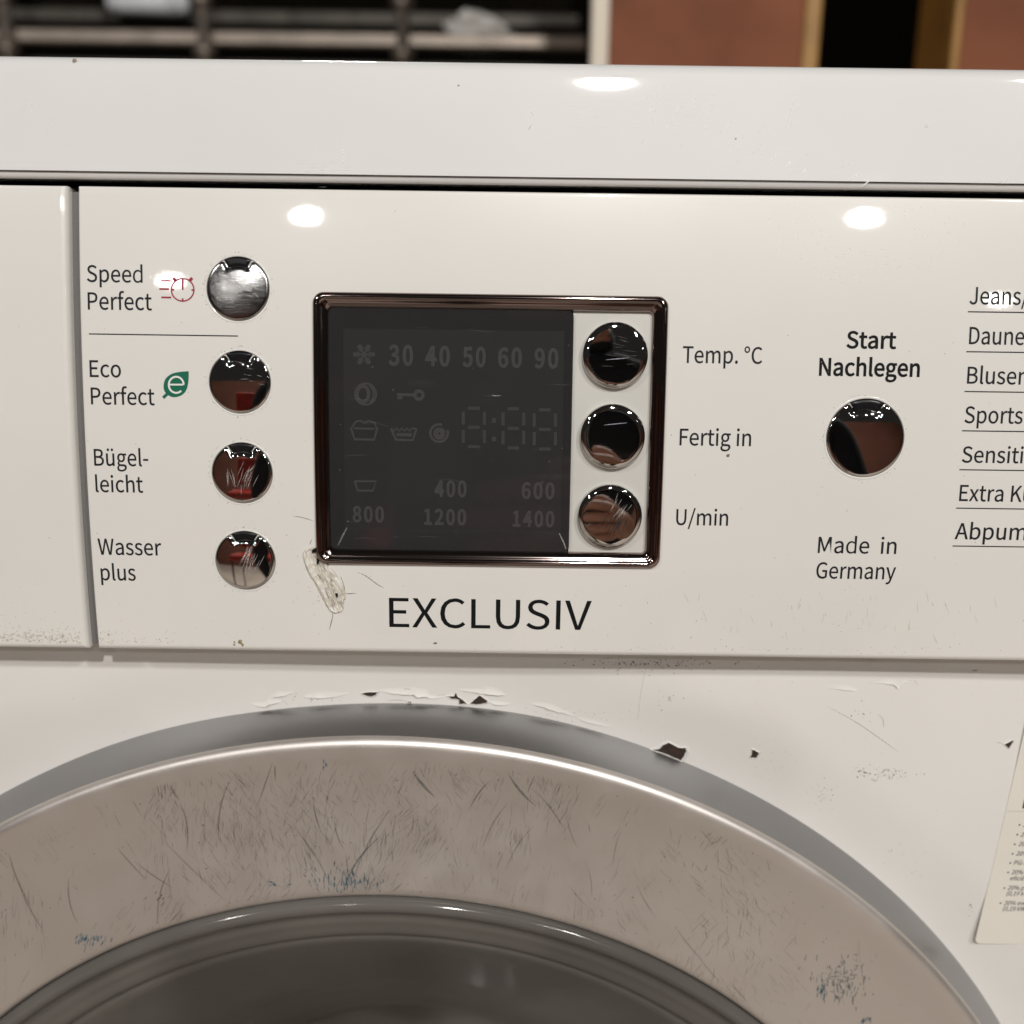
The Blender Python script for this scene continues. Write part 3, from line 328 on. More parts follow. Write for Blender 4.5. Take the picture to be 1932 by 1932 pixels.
# glossy white bottle put in for a bright glow on the rack
def add_bottle():
    Y=1500;c=bgp(352,8,Y); V=[];n=24;prof=[(2,-95),(12,-92),(15,-70),(16,-30),(17,0),(16,14),(11,23),(2,25)]
    # lies on its side, axis along x
    V=[W(c.x+dx-20+i*0,c.y+r*math.cos(a),c.z+r*math.sin(a)) for i,(r,dx) in enumerate(prof) for a in [2*math.pi*k/n for k in range(n)]]
    F=bridge([range(n)]*len(prof)); F.append(tuple(range(n))[::-1]); F.append(tuple(range((len(prof)-1)*n,len(prof)*n)))
    tag(mesh('glow_bottle',V,F,mat('white_gloss',(.75,.77,.8),.2)),'small glossy white bottle end put in for a bright glow on the blurred rack','bottle')
add_bottle()
BOARD=mat('red_brown_board',(.25,.095,.052),.7,spec=.1,vary=.28,vscale=9)
EDGEW=mat('cream_edge',(.72,.64,.52),.5)
EDGEY=mat('ochre_wood_edge',(.40,.21,.05),.5,vary=.25,vscale=30)
def cabinet(name,label,uL,uR,pale,Y,side):
    t=thing(name,label,'cabinet')
    x0=bgp(uL,60,Y).x; x1=bgp(uR,60,Y).x; top=620
    box('front_board',(x0,Y,-794),(x1,Y+16,top),BOARD,t,1)
    if pale:
        e0=bgp(pale,60,Y).x; box('edge_strip',(e0,Y-3,-794),(x0-.3,Y+14,top),EDGEW,t,3); x0=e0
    if side=='R':
        e=bgp(uR+33,60,Y).x; box('edge_strip',(x1+.3,Y-2,-794),(e,Y+16,top),EDGEY,t,3); x1=e
    else:
        e=bgp(uL-17,60,Y).x; box('edge_strip',(e,Y-2,-794),(x0-.3,Y+16,top),EDGEY,t,3); x0=e
    s=box('side_board',((x1-16 if side=='R' else x0+1),Y+17,-794),((x1-1 if side=='R' else x0+16),Y+(420 if side=='R' else 88),top),EDGEY,t,1)
    return t
cabinet('brown_cabinet','red-brown board cabinet with cream left edge strip and ochre right edge, behind the machine',1150,1515,1115,900,'R')
t2=cabinet('brown_cabinet','dark red-brown cabinet with ochre wood edge at the far right behind the machine',1815,2150,None,960,'L')

# ------------------------------------------------------------------ the washing machine
MX0,MX1=-334.0,266.0
WM=thing('washing_machine','worn white front-loading washing machine with chrome buttons, dark display and scratched silver door','washing machine')
WM.location=(0,0,0)
def extrude(name,prof,x0,x1,material,parent,ends=True,edge=0.0):
    """prof list of (y,z) ; extruded along x"""
    n=len(prof); xs=[x0,x1]
    V=[W(x,y,z) for x in xs for y,z in prof]
    F=[(i,(i+1)%n,n+(i+1)%n,n+i) for i in range(n)]
    if ends: F+= [tuple(range(n))[::-1],tuple(range(n,2*n))]
    o=mesh(name,V,F,material,parent)
    o.data.polygons.foreach_set('use_smooth',[len(p.vertices)==4 for p in o.data.polygons])
    o.data.set_sharp_from_angle(angle=math.radians(40)); return o
# worktop
ZB=25.9
wp=[(243.9,ZB+.2),(243.5,ZB),(242.9,ZB+.1),(242.5,ZB+.5),(242.40,ZB+1.5),(242.95,ZB+1.58),(242.95,ZB+1.74),(241.75,ZB+1.80)]
for i in range(1,25):
    f=i/24; ang=math.radians(10.2+2.6*f**6); y_,z_=wp[-1]; wp.append((y_+1.02*math.tan(ang), z_+1.02))
yt,zt=wp[-1]
for k in range(1,10):
    a=math.radians(13+77*k/9); wp.append((yt+3.4*(math.cos(math.radians(13))-math.cos(a)), zt+3.4*(math.sin(a)-math.sin(math.radians(13)))))
ztop=wp[-1][1]
wp+=[(830,ztop),(833,ztop-3),(833,ZB),(300,ZB)]
extrude('worktop',wp,MX0,MX1,ENAMEL,WM)
# cabinet body
box('side_panel',(MX0+2,246,-780),(MX0+4,826,ZB-.5),SHEETM,WM,.5)
box('side_panel',(MX1-4,246,-780),(MX1-2,826,ZB-.5),SHEETM,WM,.5)
box('back_panel',(MX0+4.2,824,-780),(MX1-4.2,826,ZB-.5),SHEETM,WM)
box('plinth',(MX0+4.2,244,-780),(MX1-4.2,820,-702),SHEETM,WM,2)
box('panel_backing',(MX0+4,250.5,-92),(MX1-4,261.5,ZB-1.2),DARKIN,WM)
for x in (MX0+40,MX1-40):
    for y in (300,790): tube('foot',[(x,y,-795),(x,y,-780)],20,BLACKP,WM,16)

# fascia pieces
ZT=FAC.hit(966,361)[1]; ZL=FAC.hit(966,1236)[1]
XF=FAC.hit(158,800)[0]; XD=FAC.hit(137.5,800)[0]
BX0=sum(FAC.hit(*p)[0] for p in((590,600),(595.7,1010)))/2; BX1=sum(FAC.hit(*p)[0] for p in((1263,600),(1243,1050)))/2
BZ1=sum(FAC.hit(*p)[1] for p in((640,550.2),(1220,559.5)))/2; BZ0=sum(FAC.hit(*p)[1] for p in((700,1063.5),(1200,1073)))/2
def fascia_piece(name,x0,x1,r_left,r_right,hole=None,label=None):
    xs=[]; hx={}
    def edge(x,s,r):
        # (x, h drop) samples of a rounded side edge
        out=[(x,-9.0),(x,-r)]
        for k in range(1,6):
            a=math.radians(90*k/5); out.append((x+s*r*(1-math.cos(a)),-r+r*math.sin(a)))
        return out
    L=edge(x0,1,r_left); Rr=edge(x1,-1,r_right)[::-1]
    mid=[]
    a,b=L[-1][0],Rr[0][0]
    st=[a,b]+( [hole[0],hole[1]] if hole else []); st=sorted(st)
    for p,q in zip(st,st[1:]):
        k=max(1,int((q-p)/12)); mid+=[p+(q-p)*i/k for i in range(1,k+1)]
    cols=L+[(L[-1][0]+.1,0.0)]+[(x,0.0) for x in mid[:-1]]+[(Rr[0][0]-.1,0.0)]+Rr
    rows=[]  # (z,hdrop)
    rt,rb=.7,1.5
    rows+=[(ZT,-9),(ZT,-rt)]+[(ZT-rt*(1-math.cos(math.radians(18*k))),-rt+rt*math.sin(math.radians(18*k))) for k in range(1,6)]
    za,zb=ZT-rt,ZL+rb; st=sorted([za,zb]+([hole[2],hole[3]] if hole else []),reverse=True)
    mz=[]
    for p,q in zip(st,st[1:]):
        k=max(1,int((p-q)/2.2)); mz+=[p+(q-p)*i/k for i in range(1,k+1)]
    rows+=[(za-.1,0)]+[(z,0) for z in mz[:-1]]+[(zb+.1,0)]+[(ZL+rb*(1-math.cos(math.radians(18*k))),-rb+rb*math.sin(math.radians(18*k))) for k in range(5,-1,-1)]+[(ZL+.3,-9)]
    V=[];F=[];nc=len(cols)
    for z,h in rows:
        for x,g in cols: V.append(FAC.pt(x,z,min(h,g) if (h<0 or g<0) else 0))
    for i in range(len(rows)-1):
        for j in range(nc-1):
            if hole:
                xm=(cols[j][0]+cols[j+1][0])/2; zm=(rows[i][0]+rows[i+1][0])/2
                if hole[0]<xm<hole[1] and hole[2]<zm<hole[3]: continue
            F.append((i*nc+j,i*nc+j+1,(i+1)*nc+j+1,(i+1)*nc+j))
    o=mesh(name,V,F,PLASTIC,WM)
    if label:o['label']=label
    return o
PANEL=fascia_piece('control_panel',XF,MX1-1,.5,1.5,(BX0+2,BX1-2,BZ0+2,BZ1-2))
DRAWER=fascia_piece('drawer_front',MX0+1,XD,1.5,1.6)

zz=[ZT-.8+(ZL+.6-ZT+.8)*i/30 for i in range(31)]
mesh('gap_shade_strip',[FAC.pt(x,z,-2.6) for z in zz for x in (XD-3,XF+3)],[(2*i,2*i+1,2*i+3,2*i+2) for i in range(30)],mat('gap_shade_grey',(.16,.155,.15),.6),WM)  # added dark strip, darkens the gap and stops light leaking through
# display bezel
def loops_obj(name,loops,material,parent,cap_last=False,cap_first=False,smooth=True,sharp=None):
    n=len(loops[0]); V=[p for l in loops for p in l]; F=bridge(loops)
    if cap_last: F.append(tuple(range((len(loops)-1)*n,len(loops)*n)))
    if cap_first: F.append(tuple(range(n))[::-1])
    o=mesh(name,V,F,material,parent,smooth)
    if sharp: o.data.set_sharp_from_angle(angle=math.radians(sharp))
    return o
prof=[(0,-.5),(0,.2),(.15,.65),(.45,1.0),(.9,1.22),(1.4,1.25),(1.75,1.15),(1.95,.95),(2.1,.82),(2.6,.72),(3.3,.45),(3.9,.05),(4.2,-.3),(4.4,-.9),(4.4,-2)]
SC=FAC.hit(1229,700)[0]; WI=(BX1-SC)
lp=[]
for w,h in prof:
    k=WI/4.4
    lp.append([FAC.pt(x,z,h) for x,z in rrect(BX0+w*k,BX1-w*k,BZ0+w*k,BZ1-w*k,max(.9,2.7-w*.4),10)])
BEZEL=loops_obj('display_bezel',lp,DKCHROME,WM)
IX0,IX1,IZ0,IZ1=BX0+WI,BX1-WI,BZ0+WI,BZ1-WI
# pale plate
XW=FAC.hit(1084.5,640,-.4)[0]; XW=(XW+FAC.hit(1071.5,1020,-.4)[0])/2
PH=-1.3
g=[(IX1+.3-(IX1-XW+.4)*i/6, IZ0-.3+(IZ1-IZ0+.6)*j/16) for j in range(17) for i in range(7)]
PLT=mesh('button_plate',[FAC.pt(x,z,PH) for x,z in g],[(j*7+i,j*7+i+1,(j+1)*7+i+1,(j+1)*7+i) for j in range(16) for i in range(6)],PLATE,WM)
# smoked window, recess, screen
def tint():
    m=bpy.data.materials.new('smoked_cover'); m.use_nodes=True; nt=m.node_tree;N=nt.nodes;L=nt.links
    N.remove(N['Principled BSDF']); out=N['Material Output']
    tr=N.new('ShaderNodeBsdfTransparent'); tr.inputs[0].default_value=(.50,.49,.49,1)
    gl=N.new('ShaderNodeBsdfGlossy'); gl.inputs['Roughness'].default_value=.05; gl.inputs[0].default_value=(.8,.8,.8,1)
    df=N.new('ShaderNodeBsdfDiffuse'); df.inputs[0].default_value=(.085,.081,.083,1)
    fr=N.new('ShaderNodeFresnel'); fr.inputs[0].default_value=1.5
    m1=N.new('ShaderNodeMixShader'); m1.inputs[0].default_value=.30; L.new(tr.outputs[0],m1.inputs[1]); L.new(df.outputs[0],m1.inputs[2])
    m2=N.new('ShaderNodeMixShader'); L.new(fr.outputs[0],m2.inputs[0]); L.new(m1.outputs[0],m2.inputs[1]); L.new(gl.outputs[0],m2.inputs[2])
    L.new(m2.outputs[0],out.inputs[0]); return m
SMOKE=tint()
HS=-4.6
lx0=FAC.hit(649,800,HS)[0]; lx1=FAC.hit(1062,800,HS)[0]; lz1=FAC.hit(850,622,HS)[1]; lz0=FAC.hit(850,1000.5,HS)[1]
SCREENM=mat('dark_screen',(.075,.075,.081),.5,vary=.25,vscale=60)
SYM=mat('screen_symbol',(.50,.50,.51),.6)
RECM=mat('recess_plastic',(.030,.0285,.028),.35)
def rcap(x0,x1,z0,z1,r,h,V,F,nz=16):
    zs=sorted(set([z0+r*(1-math.cos(math.radians(15*k))) for k in range(7)]+[z1-r*(1-math.cos(math.radians(15*k))) for k in range(7)]+[z0+r+(z1-z0-2*r)*i/nz for i in range(nz+1)]))
    b=len(V)
    for z in zs:
        d=max(0,z0+r-z,z-(z1-r)); e=r-math.sqrt(max(0,r*r-d*d)); V+=[FAC.pt(x0+e,z,h),FAC.pt(x1-e,z,h)]
    for i in range(len(zs)-1): q=b+2*i; F.append((q,q+1,q+3,q+2))
def pane(name,x0,x1,z0,z1,h,material,parent,r=1.2):
    V=[];F=[]; rcap(x0,x1,z0,z1,r,h,V,F); return mesh(name,V,F,material,parent,True)
DISP=pane('display_screen',lx0-1,lx1+1,lz0-1,lz1+1,HS,SCREENM,WM,.4)
RI=(IX0+.25,XW-.25,IZ0+.25,IZ1-.25)
rl=[]
for k,(f,h) in enumerate([(0,-.75),(0,-1.2),(.06,-1.4),(.94,HS+.25),(1,HS+.12),(1,HS-.2)]):
    x0=RI[0]+(lx0-RI[0])*f;x1=RI[1]+(lx1-RI[1])*f;z0=RI[2]+(lz0-RI[2])*f;z1=RI[3]+(lz1-RI[3])*f
    rl.append([FAC.pt(x,z,h) for x,z in rrect(x0,x1,z0,z1,1.3-.8*f,6)])
loops_obj('display_recess',rl,RECM,DISP,sharp=30)
COVER=[]
for x0,x1,z0,z1,h,r in ((IX0-.2,XW,IZ0-.2,IZ1+.2,-1.2,1.6),(IX0-.2,XW,IZ0-.2,IZ1+.2,-.55,1.6),(IX0+.0,XW-.15,IZ0,IZ1,-.4,1.5)):
    COVER.append([FAC.pt(x,z,h) for x,z in rrect(x0,x1,z0,z1,r,6)])
V=[p for l in COVER for p in l]; F=bridge(COVER); rcap(IX0,XW-.15,IZ0,IZ1,1.5,-.4,V,F)
cv=mesh('display_cover',V,F,SMOKE,DISP); cv.data.set_sharp_from_angle(angle=math.radians(30))
# ---- screen symbols
HY=HS+.06
def scr(s,u0,u1,vb,cap):
    text('screen_digits',s,FAC,u0,vb,u1,vb+(u1-u0)*.013,cap,SYM,DISP,h=HY,bold=.045,cond=.80)
for a in (('30',732.5,780,688,36),('40',801,849.4,689.3,35.5),('50',871.8,916.8,690.7,35),('60',938.8,985,692,35),('90',1007.6,1053.7,693.3,35),
          ('400',819,880.8,936.3,29),('600',983.4,1046.5,940,29),('800',664.8,725.2,984,28),('1200',800,880,989,28),('1400',967,1046,992.5,28)): scr(*a)
SYMD=mat('screen_segment',(.48,.48,.49),.6); SYMF=mat('faint_segment',(.40,.385,.38),.6)
def sym(name,strokes,col=(.20,.20,.21),a=1.0):
    M=Marks(FAC,HY)
    for P,w in strokes: M.ribbon(M.px(P),w,col,a,False)
    mesh(name,M.V,M.F,SYMF if name.startswith('digit_') else SYMD,DISP,False)
def circ(cu,cv_,r,n=24,a0=0,a1=360,ry=None): return [(cu+r*math.cos(math.radians(a0+(a1-a0)*i/n)),cv_+(ry or r)*math.sin(math.radians(a0+(a1-a0)*i/n))) for i in range(n+1)]
st=[]
for k in range(6):
    a=math.radians(60*k); ca,sa=math.cos(a),math.sin(a); c=(686.8,668.7)
    st.append(([c,(c[0]+21*ca,c[1]+21*sa)],.5))
    for s in (-1,1):
        b=math.radians(60*k+s*42)
        for q,l in ((8,7),(14,6)): st.append(([(c[0]+q*ca,c[1]+q*sa),(c[0]+q*ca+l*math.cos(b),c[1]+q*sa+l*math.sin(b))],.45))
sym('snowflake_symbol',st)
sym('door_symbol',[(circ(689.6,743.4,20),.5),(circ(684.5,743.4,11,ry=15),.9),(circ(693,743.4,12,n=14,a0=-70,a1=70,ry=16),.5)])
sym('key_symbol',[([(749,744.5),(781,745)],.75),(circ(790.5,745.4,7.6),.85),([(750,750.5),(759,750.5)],.7)])
sym('tub_symbol',[([(662,807),(669,828.5),(706,829.5),(712,807)],.6),([(664,806),(672,795),(679,794),(688,797),(697,794),(707,798),(710,807)],.5),([(668,808),(706,809)],.5)],a=.8)
sym('tub_symbol',[([(737.5,808),(747,829.5),(779,830.5),(786,809)],.6),([(737.5,808),(743,813),(748,808),(753,813),(758,808),(763,813),(768,808),(773,813),(778,808),(786,809)],.45),([(748,820),(777,820.5)],.8)],a=.8)
sym('spiral_symbol',[(circ(828.5,817,16.5,n=26,a0=-20,a1=290),.6),(circ(829,818,7,n=16),1.3)],a=.8)
sym('tub_symbol',[([(669,908),(675,925.5),(703,926),(710,908),(669,908)],.55)],a=.8)
def seg(u0,u1,v0,v1):
    vm=(v0+v1)/2; i=5
    return [([(u0+i+4,v0),(u1-i-4,v0+.3)],.8),([(u0+i+4,vm),(u1-i-4,vm+.3)],.8),([(u0+i+4,v1),(u1-i-4,v1+.3)],.8),
            ([(u0,v0+i+2),(u0,vm-i)],.8),([(u1,v0+i+2),(u1,vm-i)],.8),([(u0,vm+i),(u0,v1-i-2)],.8),([(u1,vm+i),(u1,v1-i-2)],.8)]
for u0,u1,v0,v1 in ((874,914,770,842.5),(949,988,771,845),(1008,1048,773,847)): sym('digit_segments',seg(u0,u1,v0,v1),(.15,.15,.15),.9)
sym('digit_colon',[([(928,793),(936,793)],1.2),([(928,828),(936,828)],1.2)],(.13,.13,.13),.9)

# ---- push buttons
def button(u,v,Rpx,base_h,top_h,notch,material,label,dome_R=95.0):
    hh=base_h+top_h
    cx,cz=FAC.hit(u,v,hh); R=abs(FAC.hit(u+Rpx,v,hh)[0]-cx)
    NA=96; rad=[1.0,1.0,.985,.955,.92,.88,.84,.80,.76,.72,.68,.62,.55,.46,.36,.25,.12]
    V=[];e=.35/R if top_h<1 else .75/R
    for i,q in enumerate(rad):
        for k in range(NA):
            a=2*math.pi*k/NA
            sag=(R*q)**2/(2*dome_R)
            h=top_h-sag+R*R/(2*dome_R)*.6
            if q>1-2*e: # rounded shoulder
                t=(q-(1-2*e))/(2*e); h-= (e*R)*(1-math.sqrt(max(0,1-t*t)))*1.2
            if i==0: h=-.6
            if notch:
                d=abs(((a-math.pi/2+math.pi)%(2*math.pi))-math.pi); # angle from the top
                inside=min((math.radians(29)-d)*q, q-.70)   # >0 inside the notch
                h-=.55*sstep(-.075,.03,inside)
            V.append(FAC.pt(cx+R*q*math.cos(a),cz+R*q*math.sin(a),base_h+h))
    n=len(rad); V.append(FAC.pt(cx,cz,base_h+top_h+R*R/(2*dome_R)*.6))
    F=bridge([range(NA)]*n)+[((n-1)*NA+k,(n-1)*NA+(k+1)%NA,n*NA) for k in range(NA)]
    b=mesh('push_button',V,F,material,WM); b['label']=label
    # moulded seat ring round the button
    if base_h==0:
        l=[[FAC.pt(cx+R*q*math.cos(2*math.pi*k/64),cz+R*q*math.sin(2*math.pi*k/64),h) for k in range(64)] for q,h in ((1.008,.05),(1.018,.07),(1.035,.12),(1.055,.10),(1.07,.01))]
        loops_obj('button_seat',l,PLASTIC,b)
        l=[[FAC.pt(cx+R*q*math.cos(2*math.pi*k/64),cz+R*q*math.sin(2*math.pi*k/64),h) for k in range(64)] for q,h in ((.99,.04),(1.022,.045))]
        loops_obj('button_gap',l,BLACKP,b)
    if notch:
        V=[];rr=[.715,.74,.80,.9,.975,1.0];A=14; hb=top_h-.12
        for q in rr:
            for k in range(A+1):
                a=math.radians(90-26.5*(1-.1*(1-(q-.715)/.285))+ 53*(1-.1*(1-(q-.715)/.285))*k/A)
                V.append(FAC.pt(cx+R*q*math.cos(a),cz+R*q*math.sin(a),hb-(.25 if q in(.715,1.0) or k in (0,A) else 0)-.3*max(0,q-.9)))
        F=[(i*(A+1)+k,i*(A+1)+k+1,(i+1)*(A+1)+k+1,(i+1)*(A+1)+k) for i in range(len(rr)-1) for k in range(A)]
        mesh('indicator_window',V,F,BLACKP,b)
    return b,cx,cz,R
BT=[(448,544.3,59.3,'dull scuffed chrome button beside Speed Perfect',CHROME2),(451.6,721.1,58.4,'chrome button beside Eco Perfect',CHROME),
    (456,893,57.4,'scratched chrome button beside Bügelleicht',CHROME),(462.1,1058.6,56.6,'scratched chrome button beside Wasser plus, lowest on the left',CHROME)]
BI=[]
for u,v,r,l,mm in BT: BI.append(button(u,v,r,0,.55,True,mm,l))
BI.append(button(1633.8,826.8,73.6,0,.6,True,CHROME,'large chrome start button under Nachlegen',115))
for u,v,r,l in ((1161.6,669.7,62.2,'chrome button for Temp. °C at the top of the pale plate'),(1156.6,824,61.6,'chrome button for Fertig in, middle of the pale plate'),(1151.4,975.3,61.0,'scratched chrome button for U/min at the bottom of the pale plate')):
    BI.append(button(u,v,r,PH,2.2,False,CHROME,l,120))

# ---- printing on the panel
TX=[('Speed',164.3,531.6,268.8,533,31.2),('Perfect',166,583.6,286.3,585.2,32),('Eco',169.7,711,228.3,711.8,31.2),('Perfect',172.1,762.6,291.7,764.2,31.3),
 ('Bügel-',178.2,878.3,279.8,879.6,31),('leicht',180.9,928,270,929.2,30.3),('Wasser',185.8,1046.3,304.7,1047.9,30),('plus',191.1,1094.5,256.3,1095.3,29.5),
 ('Temp. °C',1288,684.3,1437.5,686.3,31),('Fertig in',1282.2,839.9,1416.4,841.6,31),('U/min',1275.5,990.3,1373,991.6,29.5)]
for s,u0,v0,u1,v1,c in TX: text('lettering',s,FAC,u0,v0,u1,v1,c,INK,PANEL,label='dark grey printed word '+s)
for s,u0,v0,u1,v1,c in (('Start',1597.8,656.4,1689.5,657.6,31),('Nachlegen',1545.9,708,1734,710.4,32)): text('lettering',s,FAC,u0,v0,u1,v1,c,INKB,PANEL,bold=.032,label='bold black printed word '+s)
text('lettering','Made  in',FAC,1543,1043,1690.3,1045,30,INK,PANEL,label='dark grey printed words Made in')
text('lettering','Germany',FAC,1539.5,1091,1688.6,1093,30,INK,PANEL,label='dark grey printed word Germany')
text('lettering','EXCLUSIV',FAC,734.8,1182.6,1114.5,1188.6,54.5,INKB,PANEL,bold=.004,label='large black printed word EXCLUSIV')
for s,f,u0,v0,u1,c,ux,vx in (('Jeans/','Jeans',1829.2,573.7,1925.3,32,1826.1,588.2),('Daunen','Daun',1828.3,649,1910.4,32,1823.2,663.5),('Blusen','Blus',1824.5,723.5,1895.8,31.5,1819.4,738.6),
    ('Sports',None,1819.7,798,1928.5,31,1815,812.7),('Sensitiv','Sensit',1814.7,872.5,1921,30,1809.9,886.1),('Extra Ku','Extra',1809.6,945,1892,30,1803.9,958.6),('Abpump','Abpu',1801.3,1017,1896.8,30,1797.2,1030)):
    text('lettering',s,FAC,u0,v0,u1,v0+1.3,c,INK,PANEL,fit=f,label='dark grey printed program name '+s.strip('/'))
    xa,za=FAC.hit(ux,vx); zb=za
    L=Marks(FAC,.06); L.ribbon([(xa,za),(xa+20,za),(xa+60,za)],.27,(.02,.022,.026),1,False)
    mesh('printed_line',L.V,L.F,INK,PANEL,False)
xa,za=FAC.hit(168,630); xb,zb=FAC.hit(449,634)
L=Marks(FAC,.06); L.ribbon([(xa,za),((xa+xb)/2,(za+zb)/2),(xb,zb)],.27,(0,0,0),1,False); mesh('printed_line',L.V,L.F,INK,PANEL,False)
# stopwatch symbol
L=Marks(FAC,.06); c=(344.6,546.8)
L.ribbon(L.px(circ(*c,21.3,40)),.34,(0,0,0),1,False)
for P in ([c,(c[0],c[1]-20)],[(c[0]-20,c[1]),(c[0]-16,c[1])],[(c[0]+16.5,c[1]+.5),(c[0]+20,c[1]+.5)],[(c[0],c[1]+20),(c[0],c[1]+16)]): L.ribbon(L.px(P),.42,(0,0,0),1,False,h=.065)
for s in (-1,1): L.ribbon(L.px([(c[0]+s*13,c[1]-17),(c[0]+s*18.0,c[1]-22.5)]),.75,(0,0,0),1,False,h=.065)
for a,b,y in ((304,322.6,529.6),(300.5,319.2,545.2),(304.2,323,561)): L.ribbon(L.px([(a,y),(b,y+.3)]),.42,(0,0,0),1,False)
o=mesh('stopwatch_symbol',L.V,L.F,RED,PANEL,False); o['label']='small red stopwatch symbol with speed lines'
# leaf symbol
P=[FAC.hit(u,v) for u,v in spline([(355.9,700.4),(341,701.5),(325,705),(313,714),(308.8,727),(310.5,738),(316,744.5),(325,749),(335,748.5),(345,744),(352,735),(355.2,722),(356.2,708),(355.9,700.4)],4)[:-1]]
V,F=fill([P]); o=mesh('leaf_symbol',[FAC.pt(x,z,.06) for x,z in V],F,GREEN,PANEL,False); o['label']='green leaf symbol with a white letter e'
L=Marks(FAC,.062); L.ribbon(L.px([(307.8,750.6),(312,746.5),(317,742)]),.75,(0,0,0),1,False); mesh('leaf_stem',L.V,L.F,GREEN,PANEL,False)
L=Marks(FAC,.09); cc=(332.5,725.5); ep=[(cc[0]-14,cc[1]),(cc[0]+14,cc[1])]+circ(*cc,14.2,30,0,-318,ry=15.2)
L.ribbon(L.px([(319,725.6),(346,725.6)]),.42,(0,0,0),1,False); L.ribbon(L.px(circ(cc[0],cc[1]+.5,14,34,0,-312,ry=15.2)),.46,(0,0,0),1,False,h=.095)
mesh('leaf_letter',L.V,L.F,WHITEP,PANEL,False)

# ------------------------------------------------------------------ front sheet round the door
def sheet():
    V=[];F=[];na=240;rs=[205,212,217,220,223,226,229,232,235,238,241,244,250,258,268,280,300]
    # polar part near the door, then stretched to the rectangle of the front
    zlo,zhi=-700.0,ZL+6
    for r in rs:
        for k in range(na):
            a=2*math.pi*k/na; x=DCX+r*math.cos(a); z=DCZ+r*math.sin(a)
            z=min(z,zhi); x=min(max(x,MX0+3),MX1-3)
            V.append(SHEET.pt(x,z))
    for k in range(na):
        a=2*math.pi*k/na; ca,sa=math.cos(a),math.sin(a); t=1e9
        for lim,cc_ in ((MX1-2-DCX,ca),(MX0+2-DCX,ca),(zhi+.5-DCZ,sa),(zlo-DCZ,sa)):
            if abs(cc_)>1e-9 and lim/cc_>0: t=min(t,lim/cc_)
        V.append(SHEET.pt(DCX+t*ca,DCZ+t*sa))
    F=bridge([range(na)]*(len(rs)+1))
    return mesh('front_sheet',V,F,SHEETM,WM)
FRONT=sheet()
# ------------------------------------------------------------------ door
def lathe(name,prof,material,parent,n=288):
    V=[W(DCX+r*math.cos(2*math.pi*k/n),y,DCZ+r*math.sin(2*math.pi*k/n)) for r,y in prof for k in range(n)]
    return mesh(name,V,bridge([range(n)]*len(prof)),material,parent)
DOOR=lathe('door',RING[6:],SILVER,WM); DOOR['label']='silver door ring with dark scuffs and blue paint marks'
lathe('door_rim',RING[:7],mat('grey_rim_paint',(.43,.43,.435),.32,1.0,bump=.08,bscale=1500,vary=.1,vscale=20),DOOR)
def glassmat():
    m=mat('door_glass',(.185,.172,.157),.10,coat=.0,alpha=.85,rvary=.03,rscale=30,vary=.0,col2=(.13,.12,.108),vscale=14,spec=.5); return m
GLS=glassmat()
gp=spline([(167.2,237),(167.15,232.4),(166.5,230.4),(165.2,229.7),(163.4,230.2),(162.0,231.6),(160.4,232.5),(158.6,232.8),(156.6,233.4),(153.6,234.2),(151.6,236.2),(149.8,236.6),(144,240.0),(134,246),(121,254),(107,264),(94,276),(83,290),(74,301),(58,308),(30,312),(.5,313)],3)
lathe('door_glass',gp,GLS,DOOR)
lathe('door_gasket',[(205,250),(190,252),(170,262),(160,275),(156,290),(165,300),(190,306),(232,306)],mat('grey_rubber',(.06,.058,.055),.6),WM)
lathe('drum',[(190,306.5),(236,330),(236,600),(120,612),(1,614)],mat('drum_steel',(.25,.24,.23),.35,.9,vary=.3,vscale=25),WM,96)

# ------------------------------------------------------------------ wear on the door ring
rnd=random.Random(11)
D=Marks(RNG,.06)
def on_ring(x,z): return 169<math.hypot(x-DCX,z-DCZ)<208.8
def stroke(u,v,lpx,ang,bend,w,col,a,k=9):
    """u,v picture point on the ring, lpx length in px, ang degrees from straight down"""
    x,z=RNG.hit(u,v,.06); L=lpx*.13; th=math.radians(-90+ang); P=[]
    for i in range(k):
        t=i/(k-1)-.5; aa=th+bend*t; P.append((x+L*t*math.cos(th)-bend*L*(t*t-.25)*math.sin(th), z+L*t*math.sin(th)+bend*L*(t*t-.25)*math.cos(th)))
    P=[p for p in P if on_ring(*p)]
    if len(P)>3: D.ribbon(P,w,col,a,True,h=.06+rnd.uniform(0,.03))
BR=(.085,.065,.048); DK=(.045,.038,.032); BL=(.015,.11,.165); GYB=(.07,.085,.09)
def dens(u):  # how scuffed the ring is along the picture
    return .25+.75*math.exp(-((u-640)/330)**2)+.15*math.exp(-((u-1350)/250)**2)
def band(u): return 1402+((u-760)/1000)**2*300+(12 if u<760 else 30), 1700+((u-700)/740)**2*225
n=0
while n<120:                       # rubbed patches: strokes of one patch run the same way
    u=rnd.uniform(-30,1480)
    if rnd.random()>dens(u): continue
    t_,b_=band(u); v=rnd.uniform(t_,b_-12); ang=rnd.choice((rnd.gauss(-24,9),rnd.gauss(-4,10),rnd.gauss(30,9))); sp_=rnd.uniform(10,34); q=rnd.uniform(.14,.50)
    for _ in range(rnd.randint(5,42)):
        uu,vv=rnd.gauss(u,sp_),rnd.gauss(v,sp_*1.1); t2,b2=band(uu)
        if t2-4<vv<b2-4: stroke(uu,vv,rnd.uniform(6,46),rnd.gauss(ang,7),rnd.gauss(0,.12),rnd.uniform(.07,.18),rnd.choice((BR,DK,DK)),q*rnd.uniform(.5,1.3),6)
    n+=1
